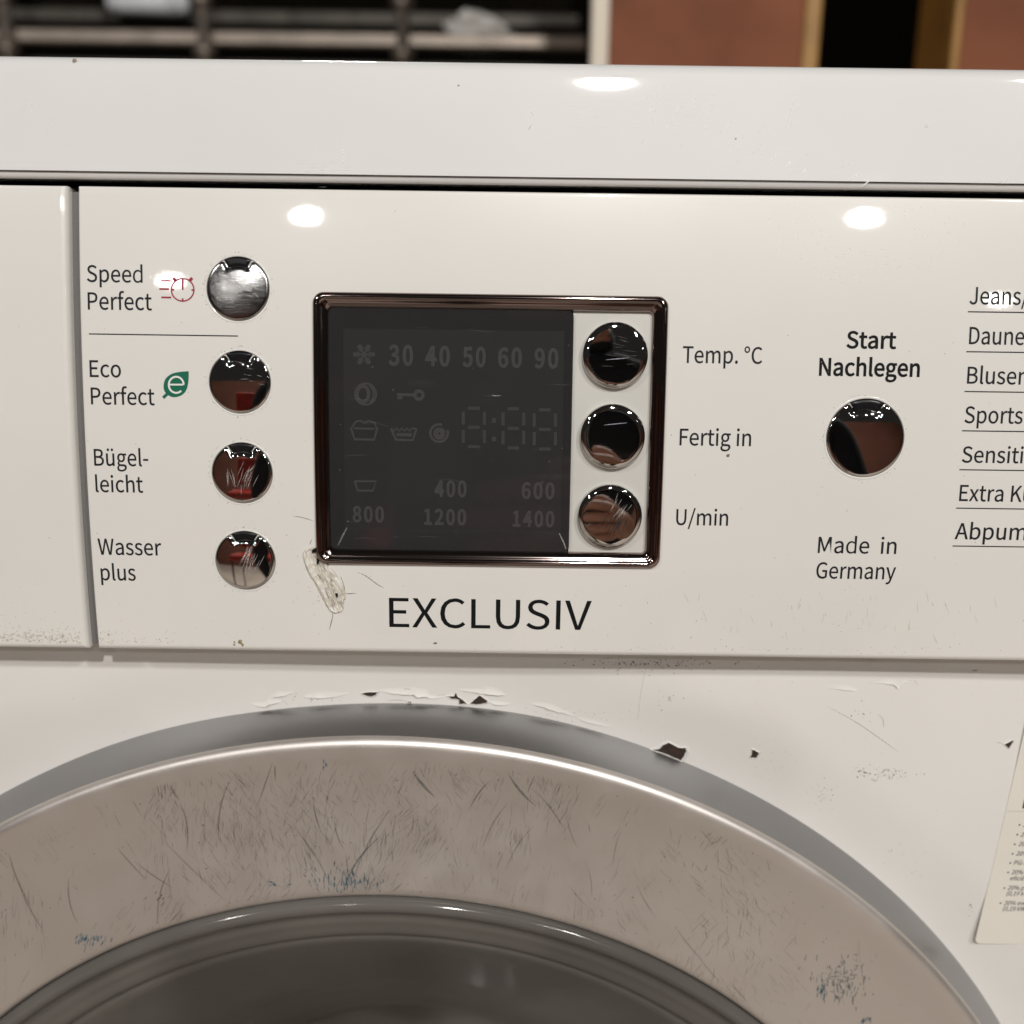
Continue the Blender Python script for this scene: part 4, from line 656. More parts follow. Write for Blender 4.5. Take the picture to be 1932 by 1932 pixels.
for _ in range(150):
    u=rnd.uniform(-30,1700); t_,b_=band(u); v=rnd.uniform(t_,b_-8)
    if rnd.random()<dens(u): stroke(u,v,rnd.uniform(14,80),rnd.gauss(-8,26),rnd.gauss(0,.2),rnd.uniform(.08,.24),rnd.choice((BR,DK,GYB)),rnd.uniform(.15,.5))
# the marks one can single out
for a in ((520,1450,60,-4,.1,.5,DK,.7),(330,1480,75,8,.5,.7,DK,.6),(345,1560,120,4,-.3,.5,BR,.6),(425,1530,150,-12,.3,.55,BR,.6),(500,1480,110,-20,.0,.4,DK,.6),
    (800,1480,75,38,.15,1.1,GYB,.7),(905,1500,80,-32,.2,.55,DK,.6),(985,1490,95,38,.2,.95,GYB,.65),(1005,1475,60,-20,.1,.5,BR,.6),(1040,1530,95,35,-.1,.5,GYB,.55),(935,1555,110,-28,.2,.5,BR,.5),
    (680,1640,170,-30,.35,.7,GYB,.7),(700,1600,190,-26,.2,.5,DK,.5),(40,1660,130,16,.25,.5,BR,.7),(62,1715,120,25,.2,.45,BR,.6),(140,1700,110,8,.4,.45,BR,.6),(250,1630,95,40,.1,.5,BR,.55),(290,1650,100,55,.1,.5,BR,.5),
    (310,1690,130,-14,.3,.45,BR,.6),(600,1540,90,12,.2,.45,DK,.65),(640,1570,80,14,.3,.4,DK,.6),(590,1620,160,30,-.2,.4,BR,.6),(365,1640,190,45,.05,.4,BR,.5),(1080,1570,80,20,.2,.3,BR,.5),
    (1165,1600,90,-10,.2,.35,BR,.4),(980,1600,120,-30,.2,.4,BR,.4),(1090,1690,60,40,.1,.3,BL,.6),(1220,1700,90,30,.15,.3,BR,.5),(1300,1780,110,38,.1,.35,BR,.5),(1340,1830,90,40,.1,.3,BR,.5)): stroke(*a[:5],a[5]*.8,a[6],a[7]*.75)
# blue paint rubs
def rub(cu,cv,su,sv,n,ang,col=BL,a0=.35,lmin=5,lmax=16,w=.35):
    for _ in range(n): stroke(rnd.gauss(cu,su),rnd.gauss(cv,sv),rnd.uniform(lmin,lmax),rnd.gauss(ang,9),0,rnd.uniform(.2,w),col,rnd.uniform(a0,.85),6)
rub(172,1770,17,5,26,-28,w=.6); rub(150,1782,8,5,8,-20); rub(598,1660,7,9,10,18); rub(655,1662,26,10,55,4,w=.45); rub(690,1665,16,8,20,0)
rub(650,1648,18,14,24,-6,GYB,.2); rub(520,1668,18,2.5,8,80,w=.5)
rub(1590,1852,26,22,90,2,GYB,.25,6,18,.3); rub(1590,1852,24,20,42,3,BL,.25,6,18,.3); rub(1590,1850,22,20,30,88,GYB,.2,6,18,.25); rub(1552,1870,3,14,16,-6,BL,.5,6,16,.6); rub(1632,1925,5,3,10,-10,BL,.5)
rub(610,1446,3,8,5,0,BL,.4); rub(300,1700,20,8,10,-40,BR,.2)
# smudgy speckle close to the glass
for _ in range(420):
    u=rnd.uniform(150,1350); bot=1700+((u-700)/740)**2*225; x,z=RNG.hit(u,bot-abs(rnd.gauss(0,16))-4)
    if on_ring(x,z): D.fleck(x,z,rnd.uniform(.06,.2),BR,rnd.uniform(.12,.4),rnd,rnd.uniform(1,2.5),rnd.uniform(0,3))
for _ in range(160):
    u=rnd.uniform(0,1700); top=1402+((u-760)/1000)**2*300+40; x,z=RNG.hit(u,top+rnd.uniform(0,220))
    if on_ring(x,z): D.fleck(x,z,rnd.uniform(.06,.26),rnd.choice((BR,DK)),rnd.uniform(.2,.6),rnd,rnd.uniform(1,2),rnd.uniform(0,3))
D.build('scuff_marks',WEAR,DOOR,'stuff','brown scuffs and blue paint rubs on the silver ring')

# ------------------------------------------------------------------ wear on the front sheet
S=Marks(SHEET,.05); RUST=(.045,.022,.014); GR=(.30,.28,.26); BK=(.015,.013,.012)
def Z3(p): return [(424.5+x*.29299,1226.4+y*.29299) for x,y in p]
def Z4(p): return [(990.5+x*.29299,1226.4+y*.29299) for x,y in p]
def Z5(p): return [(1509.4+x*.21877,1226.4+y*.21877) for x,y in p]
def jag(P,k=3,amp=.12):
    out=[];n=len(P)
    for i in range(n):
        a,b=P[i],P[(i+1)%n]
        for j in range(k): t=j/k; out.append((a[0]+(b[0]-a[0])*t+(rnd.uniform(-amp,amp) if j else 0),a[1]+(b[1]-a[1])*t+(rnd.uniform(-amp,amp) if j else 0)))
    return out
CH=[]
for P in (Z3([(880,280),(900,273),(985,268),(970,290),(940,298),(905,292)]),
          Z3([(1437,297),(1475,297),(1487,275),(1500,300),(1530,318),(1558,346),(1505,346),(1505,318),(1460,313)]),
          Z3([(1578,346),(1610,315),(1640,292),(1690,325),(1685,340),(1630,350)]),Z3([(1175,330),(1200,330),(1200,340),(1178,340)]),
          Z4([(820,640),(865,637),(890,612),(925,597),(985,628),(1030,628),(1040,650),(1020,690),(1004,712),(930,678)]),
          Z4([(1460,640),(1480,645),(1505,660),(1490,695),(1447,692),(1460,670)]),Z5([(1760,812),(1830,775),(1838,786),(1800,845)])):
    Q=[SHEET.hit(u,v) for u,v in P]
    CH.append(Q); V,F=fill([jag(Q,3,.10)])
    V2=[SHEET.pt(x,z,.04) for x,z in V]
    o=mesh('paint_chip',V2,F,mat('bare_rusty_steel',RUST,.7,vary=.5,vscale=500,bump=.6,bscale=900,col2=(.018,.012,.010)),FRONT,False)
    # raised broken paint edge and grey primer
    cxm=sum(q[0] for q in Q)/len(Q); czm=sum(q[1] for q in Q)/len(Q)
    E0=jag(Q,3,.10); n0=len(E0); pr=Marks(SHEET,.028); g_=lambda k: [(cxm+(x-cxm)*k+rnd.uniform(-.06,.06),czm+(z-czm)*k+rnd.uniform(-.06,.06)) for x,z in E0]
    PA,PB,PC=g_(1.0),g_(1.07),g_(1.30)
    VV=[SHEET.pt(x,z,.07) for x,z in PA]+[SHEET.pt(x,z,.34) for x,z in PB]+[SHEET.pt(x,z,-.02) for x,z in PC]
    mesh('paint_edge',VV,bridge([range(n0)]*3),SHEETM,FRONT,False)
def crack(P,w=.14,col=(.26,.24,.22),a=.8): S.ribbon([SHEET.hit(u,v) for u,v in spline(P,4)],w,col,a)
for P in (Z3([(985,265),(1060,262),(1150,262),(1160,250),(1215,255),(1240,270),(1285,270),(1290,290),(1340,300),(1400,290),(1440,297)]),Z3([(1515,255),(1640,258),(1760,268),(1800,290)]),
          Z3([(170,340),(240,345),(300,325),(375,330),(410,355)]),Z3([(300,305),(340,280),(430,275)]),Z3([(1690,330),(1760,335),(1830,345)]),Z3([(1040,325),(1120,322),(1180,330)]),
          Z5([(250,320),(400,325),(490,348)]),Z5([(650,280),(720,275),(810,277),(850,312),(885,278),(985,262),(1020,320)]),Z5([(670,550),(715,600),(720,670)]),Z5([(1690,793),(1765,812)]),
          Z4([(40,345),(130,345),(180,375),(220,378)]),Z4([(230,400),(330,430)])): crack(P)
def peel(P,lift,depth):
    Q=spline([SHEET.hit(u,v) for u,v in P],5); VV=[]; n0=len(Q)
    for k,(x,z) in enumerate(Q):
        e=math.sin(math.pi*k/(n0-1)); VV+=[SHEET.pt(x+rnd.uniform(-.1,.1),z-depth*e+rnd.uniform(-.12,.12),lift*e*rnd.uniform(.6,1.2)+.03),SHEET.pt(x,z+.15,.012),SHEET.pt(x,z+depth*.8*e+.3,.0)]
    F_=[]
    for k in range(n0-1):
        for j in range(2): a=3*k+j; F_.append((a,a+3,a+4,a+1))
    mesh('paint_flake',VV,F_,SHEETM,FRONT,True)
for P,l,d in ((Z3([(985,262),(1060,258),(1150,258),(1215,252),(1240,266),(1285,268),(1340,296),(1440,295)]),.9,1.6),(Z3([(1500,252),(1640,252),(1760,262),(1810,288)]),.7,1.3),(Z3([(160,338),(240,340),(300,320),(380,326)]),.7,1.3),(Z3([(290,300),(340,278),(440,272)]),.5,1.0),
    (Z3([(500,300),(580,288),(690,284),(800,276)]),.5,1.0),(Z3([(1690,326),(1760,330),(1840,342)]),.5,1.0),(Z4([(30,342),(130,342),(220,372),(330,425)]),.7,1.4),(Z4([(330,430),(420,450),(560,490)]),.4,1.0),(Z5([(640,278),(720,272),(810,274),(850,308),(885,274),(985,258)]),.35,.9),(Z5([(240,318),(400,322),(495,346)]),.3,.8)): peel(P,l,d)
crack(Z5([(235,485),(480,620),(700,770),(850,880)]),.22,(.42,.38,.33),.7); crack(Z4([(790,80),(750,250),(725,460)]),.10,(.5,.47,.43),.6)
crack(Z5([(1480,180),(1535,172)]),.3,BK,.7)
def specks(cu,cv,su,sv,n,rmin,rmax,col,a0=.4,a1=.9):
    for _ in range(n):
        x,z=SHEET.hit(rnd.gauss(cu,su),rnd.gauss(cv,sv)); S.fleck(x,z,rnd.uniform(rmin,rmax),col,rnd.uniform(a0,a1),rnd,rnd.uniform(1,1.8),rnd.uniform(0,3))
DG=(.10,.09,.08)
specks(1675,1460,26,7,80,.07,.22,DG,.25,.75); specks(1630,1455,10,6,26,.08,.25,DG,.3,.8); specks(1550,1497,16,13,42,.06,.18,DG,.3,.7); specks(1710,1610,22,24,24,.06,.16,DG,.3,.7)
specks(1628,1345,9,11,9,.1,.22,DG,.6,.95); specks(1450,1445,28,28,34,.05,.14,DG,.3,.7); specks(1260,1318,10,7,18,.08,.22,(.35,.32,.28),.4,.8); specks(1830,1712,5,7,8,.08,.2,DG,.5,.9); specks(1868,1685,4,10,9,.08,.2,DG,.4,.8)
specks(1500,1350,260,60,46,.05,.12,DG,.3,.8); specks(1750,1700,60,90,40,.05,.12,DG,.25,.7); specks(1060,1350,60,10,60,.06,.2,(.28,.27,.26),.2,.6); specks(600,1318,40,5,40,.06,.2,(.22,.21,.2),.3,.7)
specks(1215,1250,75,4,150,.05,.22,BK,.5,1); specks(1250,1257,70,7,40,.06,.2,BK,.6,1); specks(300,1330,200,30,14,.05,.12,DG,.3,.6)
S.build('surface_marks',WEAR,FRONT,'stuff','chips, cracks and dirt specks on the white front')

# ------------------------------------------------------------------ wear on the fascia and worktop
A=Marks(FAC,.05)
def fcrack(P,w=.16,col=(.20,.17,.13),a=.8): A.ribbon([FAC.hit(u,v) for u,v in spline(P,4)],w,col,a)
def G(p): return [(542.5+x*.13430,967+y*.13430) for x,y in p]
fcrack(G([(65,50),(160,60),(280,90),(370,120)]),.2,(.25,.2,.15),.8); fcrack(G([(810,1140),(880,1140),(975,1133)]),.2,(.12,.1,.08),.9); fcrack(G([(612,1380),(635,1450),(600,1600),(590,1655)]),.22,(.16,.13,.1),.9)
fcrack(G([(740,880),(790,1020),(812,1140)]),.2,(.16,.13,.1),.85); fcrack(G([(980,840),(1100,890),(1250,1000),(1360,1065)]),.35,(.36,.34,.30),.6); fcrack(G([(345,375),(310,450)]),.2,(.2,.17,.13),.8)
fcrack(G([(330,860),(420,1060),(530,1280),(600,1380)]),.3,(.50,.45,.36),.6)
def fsp(cu,cv,su,sv,n,rmin,rmax,col,a0,a1,flat=None,el=1.6):
    for _ in range(n):
        u,v=rnd.gauss(cu,su),rnd.gauss(cv,sv)
        x,z=FAC.hit(u,v)
        if z>ZT-1 or z<ZL+1.6 or XD-1.7<x<XF+.6: continue
        if BX0-.5<x<BX1+.5 and BZ0-.5<z<BZ1+.5: continue
        A.fleck(x,z,rnd.uniform(rmin,rmax),col,rnd.uniform(a0,a1),rnd,rnd.uniform(1,el),rnd.uniform(0,3))
BRN=(.34,.27,.17)
fsp(70,1203,75,8,520,.08,.34,(.50,.41,.28),.08,.34); fsp(260,1212,60,6,90,.05,.2,(.38,.31,.21),.15,.5); fsp(1150,1226,500,4,200,.05,.18,(.30,.25,.18),.15,.5); fsp(40,1165,40,20,60,.05,.2,BRN,.12,.35); fsp(320,1200,150,14,70,.05,.16,(.4,.35,.27),.15,.5)
fsp(1000,900,620,200,120,.05,.14,(.12,.10,.08),.3,.8); fsp(1450,1180,300,30,60,.05,.15,(.2,.17,.13),.3,.7); fsp(450,1213,4,2,6,.3,.55,(.30,.24,.10),.6,.9); fsp(822,1214,2,1,4,.2,.3,(.2,.14,.08),.6,.9)
fsp(600,1100,26,40,60,.05,.2,(.25,.22,.17),.2,.6); fsp(1374,860,1,1,3,.2,.35,(.1,.06,.05),.6,.9)
# grime collected round buttons
for b,cx,cz,R in BI[:5]:
    for _ in range(70):
        t=rnd.uniform(0,6.28); q=R*rnd.uniform(1.06,1.16); A.fleck(cx+q*math.cos(t),cz+q*math.sin(t),rnd.uniform(.05,.16),(.34,.30,.23),rnd.uniform(.15,.5),rnd,1.6,rnd.uniform(0,3))
for _ in range(46):
    u=rnd.uniform(1280,1900); v=rnd.gauss(1165,30); L=rnd.uniform(6,26); q=rnd.uniform(-.5,.3); P=[(u+q*L*t,v-L*t) for t in (0,.35,.7,1)]
    if v+2<1232 and v-L>1100: A.ribbon([FAC.hit(*p) for p in P],rnd.uniform(.06,.16),(.38,.33,.26),rnd.uniform(.2,.55))
for _ in range(36):
    u=rnd.uniform(520,1900); v=rnd.uniform(640,1150)
    if 585<u<1270 and v<1080: continue
    t0=rnd.uniform(0,6.28); P=[(u+4*math.cos(t0+t),v+4*math.sin(t0+t)) for t in (0,.6,1.2,1.8)]
    A.ribbon([FAC.hit(*p) for p in P],rnd.uniform(.05,.1),(.3,.27,.23),rnd.uniform(.3,.7))
# polishing scratches around the right lamp reflection, their glint painted pale
for _ in range(150):
    t=rnd.uniform(0,6.28); q=rnd.uniform(60,150); u=1632+q*1.25*math.cos(t); v=425+q*.75*math.sin(t)
    if v<385 or v>560: continue
    P=[(1632+q*1.25*math.cos(t+d),425+q*.75*math.sin(t+d)) for d in (0,.02,.04,.06,.08)]
    A.ribbon([FAC.hit(*p) for p in P],rnd.uniform(.05,.15),(.97,.96,.94),rnd.uniform(.25,.7))
A.build('surface_marks',WEAR,PANEL,'stuff','fine scratches, painted scratch glints, grime and specks on the control panel')
# worktop scratches, their glint painted as near-white strokes
class Top(Plane):
    def y(s,x,z): return 241.75+(z-(ZB+1.8))*math.tan(math.radians(10.2))+24.5/7*math.radians(2.6)*max(0,(z-ZB-1.8)/24.5)**7-.07
T=Marks(Top(241.6),.0)
for u,v,L,ang,w,a in ((648,288,48,2,.35,.5),(1003,212,24,-28,.2,.5),(1000,240,14,35,.15,-.4),(1228,205,24,36,.2,.55),(1277,208,18,12,.2,.5),(1310,222,34,22,.25,.45),(1332,225,30,26,.2,.5),(1340,210,48,24,.3,.3),(1376,236,26,22,.3,.45),(1402,258,26,20,.2,.3),
    (1460,298,22,44,.3,.6),(1490,307,20,40,.3,.6),(1518,322,20,40,.3,.6),(1436,300,8,20,.2,.5),(1595,312,24,66,.25,.4),(1612,335,24,60,.5,.5),(1634,360-14,22,50,.4,.5),(1500,215,60,20,.35,.35),(1494,205,70,18,.2,.35),(1900,340,14,20,.6,.3),(60,200,30,0,.3,.2),(90,240,40,10,.3,.15)):
    d=math.radians(ang); dx,dy=-math.sin(d)*L/2,math.cos(d)*L/2
    P=[(u-dx+2*dx*t,v-dy+2*dy*t) for t in (0,.25,.5,.75,1)]
    T.ribbon([T.S.hit(*p) for p in P],w,(.97,.97,.96) if a>0 else (.3,.28,.25),min(.95,abs(a)*1.7))
for _ in range(40):
    u=rnd.gauss(600,25); v=rnd.gauss(318,10); T.ribbon([T.S.hit(u+k*rnd.uniform(4,8),v+rnd.uniform(-.4,.4)) for k in range(4)],.09,(.88,.87,.84),rnd.uniform(.1,.3))  # pale dashes paint the glint near the groove
for _ in range(60):
    u=rnd.uniform(1060,1340); v=rnd.gauss(205,22); T.ribbon([T.S.hit(u+k*rnd.uniform(4,9),v+rnd.uniform(-.4,.4)) for k in range(4)],.08,(.88,.87,.84),rnd.uniform(.06,.2))
for u,v,r,c in ((140,114,.5,(.2,.1,.06)),(865,161,.25,(.3,.2,.2)),(1388,262,.2,(.1,.1,.1)),(1748,238,.5,(.86,.85,.83)),(1890,362-20,.6,(.9,.9,.88))):
    x,z=T.S.hit(u,v); T.fleck(x,z,r,c,.8,rnd,1.3,.5)
for _ in range(70):
    u=rnd.uniform(1200,1620); v=185+(u-1200)*.36+rnd.gauss(0,28); L=rnd.uniform(4,16); d=math.radians(rnd.gauss(34,14)); P=[(u-math.sin(d)*L*t,v+math.cos(d)*L*t) for t in (0,.33,.66,1)]
    if 140<v<320: T.ribbon([T.S.hit(*p) for p in P],rnd.uniform(.08,.22),(.97,.97,.96),rnd.uniform(.4,.9))
WT=[o for o in WM.children if o.name.startswith('worktop')][0]
T.build('scratch_glints',WEAR,WT,'stuff','fine scratches on the worktop edge, their glint painted pale')
# scratches on the chrome buttons
def bscratch(idx,lines,col,a,w):
    b,cx,cz,R=BI[idx]; M=Marks(FAC,0); base=0 if idx<5 else PH; top=.55 if idx<5 else 2.2; dr=95 if idx<4 else (115 if idx==4 else 120)
    for x0,z0,x1,z1 in lines:
        P=[(x0+(x1-x0)*t,z0+(z1-z0)*t) for t in (0,.25,.5,.75,1)]; n0=len(M.V)
        M.ribbon([(cx+R*x,cz+R*z) for x,z in P],w,col,a)
        for i,(x,z) in enumerate(P):
            q=R*math.hypot(x,z); h=base+top-q*q/(2*dr)+R*R/(2*dr)*.6+.03
            for k in (0,1):
                pass
            dx,dz=(x1-x0),(z1-z0); l=math.hypot(dx,dz); ww=w*.5*math.sin(math.pi*(i+.35)/4.7)
            for k,sg in ((0,1),(1,-1)): M.V[n0+2*i+k]=FAC.pt(cx+R*x-dz/l*ww*sg,cz+R*z+dx/l*ww*sg,h)
    M.build('button_scratches',WEAR,b,'stuff')
rr=random.Random(5)
def sl(n,cx,cz,s,ang,l0,l1):
    out=[]
    for _ in range(n):
        x,z=rr.gauss(cx,s),rr.gauss(cz,s); L=rr.uniform(l0,l1); a=math.radians(rr.gauss(ang,7)); dx,dz=math.cos(a)*L/2,math.sin(a)*L/2
        if math.hypot(abs(x)+abs(dx),abs(z)+abs(dz))<.86: out.append((x-dx,z-dz,x+dx,z+dz))
    return out
WS=(.85,.83,.8)
bscratch(0,sl(8,.2,-.05,.3,-55,.08,.25),WS,.5,.12); bscratch(1,sl(8,.2,.2,.3,-10,.1,.3),WS,.35,.1)
bscratch(2,sl(16,.15,-.1,.14,68,.3,.7)+sl(6,-.35,-.2,.08,97,.3,.6),WS,.4,.11); bscratch(3,sl(20,.15,.05,.16,66,.3,.7),WS,.45,.11)
bscratch(4,sl(10,0,.3,.3,-5,.1,.3),WS,.2,.1); bscratch(7,sl(26,.25,-.15,.18,62,.25,.6),(.02,.02,.02),.8,.16); bscratch(7,sl(12,.3,.2,.2,60,.2,.4),WS,.4,.12)
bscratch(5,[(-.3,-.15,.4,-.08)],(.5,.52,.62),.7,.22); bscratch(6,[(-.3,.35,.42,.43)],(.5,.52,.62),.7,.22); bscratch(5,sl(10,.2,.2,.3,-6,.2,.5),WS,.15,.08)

# ------------------------------------------------------------------ gouge beside the display
def gouge():
    out=[FAC.hit(u,v) for u,v in spline(G([(430,478),(340,482),(235,545),(218,640),(300,860),(420,1040),(540,1280),(600,1375),(700,1410),(780,1365),(800,1230),(820,1180),(790,1050),(700,900),(600,760),(560,690),(500,590),(430,478)]),7)[:-1]]
    n=len(out)
    from mathutils import noise
    sa=FAC.hit(*G([(380,560)])[0]); sb=FAC.hit(*G([(700,1320)])[0])
    ax=((sb[0]-sa[0]),(sb[1]-sa[1])); al=math.hypot(*ax); ax=(ax[0]/al,ax[1]/al)
    V=[];K=16
    for i in range(K+1):
        f=i/K
        for (x,z) in out:
            t=max(0,min(1,((x-sa[0])*ax[0]+(z-sa[1])*ax[1])/al))
            px_,pz_=sa[0]+ax[0]*al*t,sa[1]+ax[1]*al*t
            X,Z=x+(px_-x)*f*.97,z+(pz_-z)*f*.97
            a_=(X-sa[0])*ax[0]+(Z-sa[1])*ax[1]; b_=-(X-sa[0])*ax[1]+(Z-sa[1])*ax[0]   # along and across the gouge
            n1=noise.noise(Vector((a_*.35,b_*1.6,0))); n2=noise.noise(Vector((a_*1.1,b_*3.0,5))); n3=noise.noise(Vector((a_*3,b_*5,9)))
            rim=math.exp(-((f-.16)/.13)**2)
            h=.7*sstep(0,.12,f)*(.22+.6*rim*(.5+1.2*n1)+.7*(.5-abs(n1))+.5*n2+.25*n3-.25*sstep(.3,.8,f))
            V.append(FAC.pt(X+.12*n3,Z+.12*n2,max(.025,h) if i else .0))
    F=bridge([range(n)]*(K+1)); F.append(tuple(range(K*n,K*n+n)))
    o=mesh('melted_gouge',V,F,mat('melted_plastic',(.76,.735,.68),.4,vary=.0,col2=(.60,.55,.45),vscale=700,bump=1.0,bscale=1300),PANEL); o['label']='rough melted gouge in the plastic below the display corner'
    for P in ([(345,520),(400,490),(440,488),(430,560),(380,562),(345,572)],[(410,655),(450,600),(445,690),(430,735),(412,715)],[(665,1130),(705,1130),(712,1190),(690,1195)],[(520,700),(560,705),(585,745),(550,725)],[(605,940),(620,945),(612,975)]):
        M=[FAC.hit(u,v,.6) for u,v in G(P)]; V,F=fill([jag(M,3,.05)]); mesh('gouge_hole',[FAC.pt(x,z,.72) for x,z in V],F,BLACKP,PANEL,False)
gouge()
GM=Marks(FAC,.06); gr=random.Random(8)
OUT=[(340,482),(235,545),(218,640),(300,860),(420,1040),(540,1280),(600,1375),(700,1410),(780,1365),(800,1230),(820,1180),(790,1050),(700,900),(610,770)]
for k0,k1 in ((0,3),(2,5),(5,7),(7,9),(9,11),(11,14)): GM.ribbon([FAC.hit(u+gr.uniform(-.5,.5),v+gr.uniform(-.5,.5)) for u,v in spline(G(OUT[k0:k1]),6)],.2,(.36,.30,.20),gr.uniform(.3,.6),True,h=.09)
for _ in range(95):
    t=gr.uniform(.0,1.0); o_=gr.uniform(-.8,.8)*95; cx_,cy_=380+320*t,560+760*t; L_=gr.uniform(30,170); x_,y_=cx_+o_*.9,cy_-o_*.42
    P_=[(x_+L_*.39*k+gr.uniform(-9,9),y_+L_*.92*k+gr.uniform(-9,9)) for k in (-.5,-.25,0,.25,.5)]
    GM.ribbon([FAC.hit(u,v,.4) for u,v in spline(G(P_),3)],gr.uniform(.06,.2),gr.choice(((.20,.16,.10),(.34,.29,.19),(.12,.10,.07),(.80,.77,.68))),gr.uniform(.4,.85),True,h=gr.uniform(.35,.7))
GM.build('gouge_marks',WEAR,PANEL,'stuff')

# ------------------------------------------------------------------ sticker
STK=Plane(243.45)
STM=mat('cream_sticker',(.79,.76,.68),.5,coat=.2,vary=.03,vscale=60)
def K6(x,y): return (1792.4+x*.17090,1462.2+y*.17090)
def sticker():
    bl=STK.hit(*K6(285,1800)); tl=STK.hit(*K6(707,0)); br=STK.hit(*K6(817,1866)); sl_=(tl[0]-bl[0])/(tl[1]-bl[1])
    zb=br[1]; ztp=bl[1]+70; w=110
    def X(z): return bl[0]+(z-bl[1])*sl_
    P=[(X(zb+1.6)-.0,zb+1.6)]+[(X(zb)+.1+1.5*(1-math.cos(a)),zb+1.6*(1-math.sin(a))) for a in [math.radians(q) for q in (20,45,70,90)]]+[(X(zb)+w,zb),(X(ztp)+w,ztp),(X(ztp),ztp)]
    n=len(P); V=[STK.pt(x,z,.09) for x,z in P]+[STK.pt(x,z,-.2) for x,z in P]
    F=[tuple(range(n)),]+[(i,n+i,n+(i+1)%n,(i+1)%n) for i in range(n)]
    o=mesh('sticker',V,F,STM,WM,False); o['label']='cream sticker with slanted left edge and small italic lines of text'
    for s,x,y,b in (('2',805,572,(765,548)),('20',778,680,(740,655)),('20%',755,783,(713,762)),('20%',727,889,(688,867)),('Più e',702,990,(663,968)),('20%',677,1095,(638,1073)),('eficiê',660,1163,None),('20% p',634,1268,(597,1245)),('(0,19 k',620,1330,None),('20% οικ',594,1436,(555,1412)),('(0,19 kW',578,1498,None)):
        _,lo,hi=layout(s); wpx=(hi-lo)/CAP*46*1.02
        u0,v0=K6(x,y); u1,v1=K6(x+wpx,y+2); text('lettering',s,STK,u0,v0,u1,v1,46*.1709,INK,o,h=.14,shear=.2,bold=.006)
        if b:
            x_,z_=STK.hit(*K6(*b)); M=Marks(STK,.14); M.poly([(x_+.27*math.cos(k*.7854),z_+.27*math.sin(k*.7854)) for k in range(8)],(0,0,0)); mesh('bullet',M.V,M.F,INK,o,False)
    M=Marks(STK,.135); M.ribbon([STK.hit(*K6(632,397)),STK.hit(*K6(830,400)),STK.hit(*K6(1200,405))],.14,(0,0,0),1,False); mesh('printed_line',M.V,M.F,mat('grey_print',(.45,.43,.38),.5),o,False)
    M=Marks(STK,.14); M.poly([STK.hit(*K6(*p)) for p in ((795,365),(820,250),(850,250),(826,366))],(0,0,0)); mesh('printed_bar',M.V,M.F,mat('slate_print',(.05,.06,.075),.5),o,False)
sticker()

# dust, hairs and pale diagonal corner marks on the display cover
DU=Marks(FAC,-.34)
for _ in range(46):
    x,z=FAC.hit(rnd.uniform(635,1075),rnd.uniform(595,1025),-.34); DU.fleck(x,z,rnd.uniform(.03,.10),(.6,.58,.55),rnd.uniform(.2,.8),rnd,1.6,rnd.uniform(0,3))
DU.ribbon([FAC.hit(u,v,-.34) for u,v in ((928,745.5),(936,747),(945,746))],.12,(.75,.7,.62),.9)
DU.ribbon([FAC.hit(u,v,-.34) for u,v in ((638,1029),(646,1012),(655,995))],.5,(.4,.4,.4),.4); DU.ribbon([FAC.hit(u,v,-.34) for u,v in ((1055,1006),(1063,1022),(1068,1036))],.4,(.6,.6,.6),.5)
for _ in range(14):
    u,v=rnd.uniform(640,1060),rnd.uniform(600,1020); L=rnd.uniform(10,60); DU.ribbon([FAC.hit(u+L*t,v+L*.15*t*rnd.uniform(-1,1),-.34) for t in (0,.5,1)],.07,(.5,.5,.5),.22)
DU.build('cover_marks',WEAR,DISP,'stuff')
# made-up red chair, stands in for a red figure mirrored in the left buttons
def chair():
    t=thing('stand_in_chair','stand-in red padded chair, added for the red mirrored in the left chrome buttons','chair'); RC=mat('red_upholstery',(.42,.035,.018),.45,vary=.3,vscale=8); LG=mat('chair_steel',(.4,.4,.4),.3,1.0)
    x0,y0=-640,-1180
    box('seat',(x0,y0-400,-360),(x0+420,y0,-290),RC,t,22); box('backrest',(x0+20,y0-400,-230),(x0+400,y0-340,100),RC,t,28)
    for dx in (30,390):
        for dy in (-380,-20): tube('leg',[(x0+dx,y0+dy,-794),(x0+dx,y0+dy,-361)],11,LG,t)
        tube('back_post',[(x0+dx+(15 if dx<100 else -15),y0-385,-300),(x0+dx+(15 if dx<100 else -15),y0-385,-225)],10,LG,t)
chair()

# ------------------------------------------------------------------ photographer and phone, seen only mirrored in the chrome
PHB=mat('phone_back',(.035,.037,.034),.25,coat=.4); PHF=mat('phone_frame',(.35,.36,.34),.25,1.0); LENS=mat('lens_glass',(.004,.004,.005),.08)
def slab(name,x0,x1,z0,z1,y0,y1,r,material,parent):
    L=[]
    for d,y in ((.8,y1),(0,y1-.8),(0,y0+.8),(.8,y0)): L.append([W(x,y,z) for x,z in rrect(x0+d,x1-d,z0+d,z1-d,r,6,2)])
    V=[p for l in L for p in l]; n=len(L[0]); F=bridge(L)+[tuple(range(n))[::-1],tuple(range(3*n,4*n))]
    o=mesh(name,V,F,material,parent); o.data.set_sharp_from_angle(angle=math.radians(40)); return o
PHN=thing('phone','dark phone held up in front of the machine, mirrored in the chrome buttons','phone')
slab('phone_body',-62,12,-135,14,-12.5,-4.6,9,PHF,PHN)
slab('phone_back',-60.5,10.5,-133.5,12.5,-5.2,-4.1,8,PHB,PHN)
slab('camera_module',-27,9,-27,11,-4.3,-2.6,9,PHB,PHN)
for x,z in ((0,0),(0,-18),(-18,-9)): tube('lens',[(x,-3.2,z),(x,-2.0,z),(x,-1.9,z)],[7,7,5.5],LENS,PHN,20)
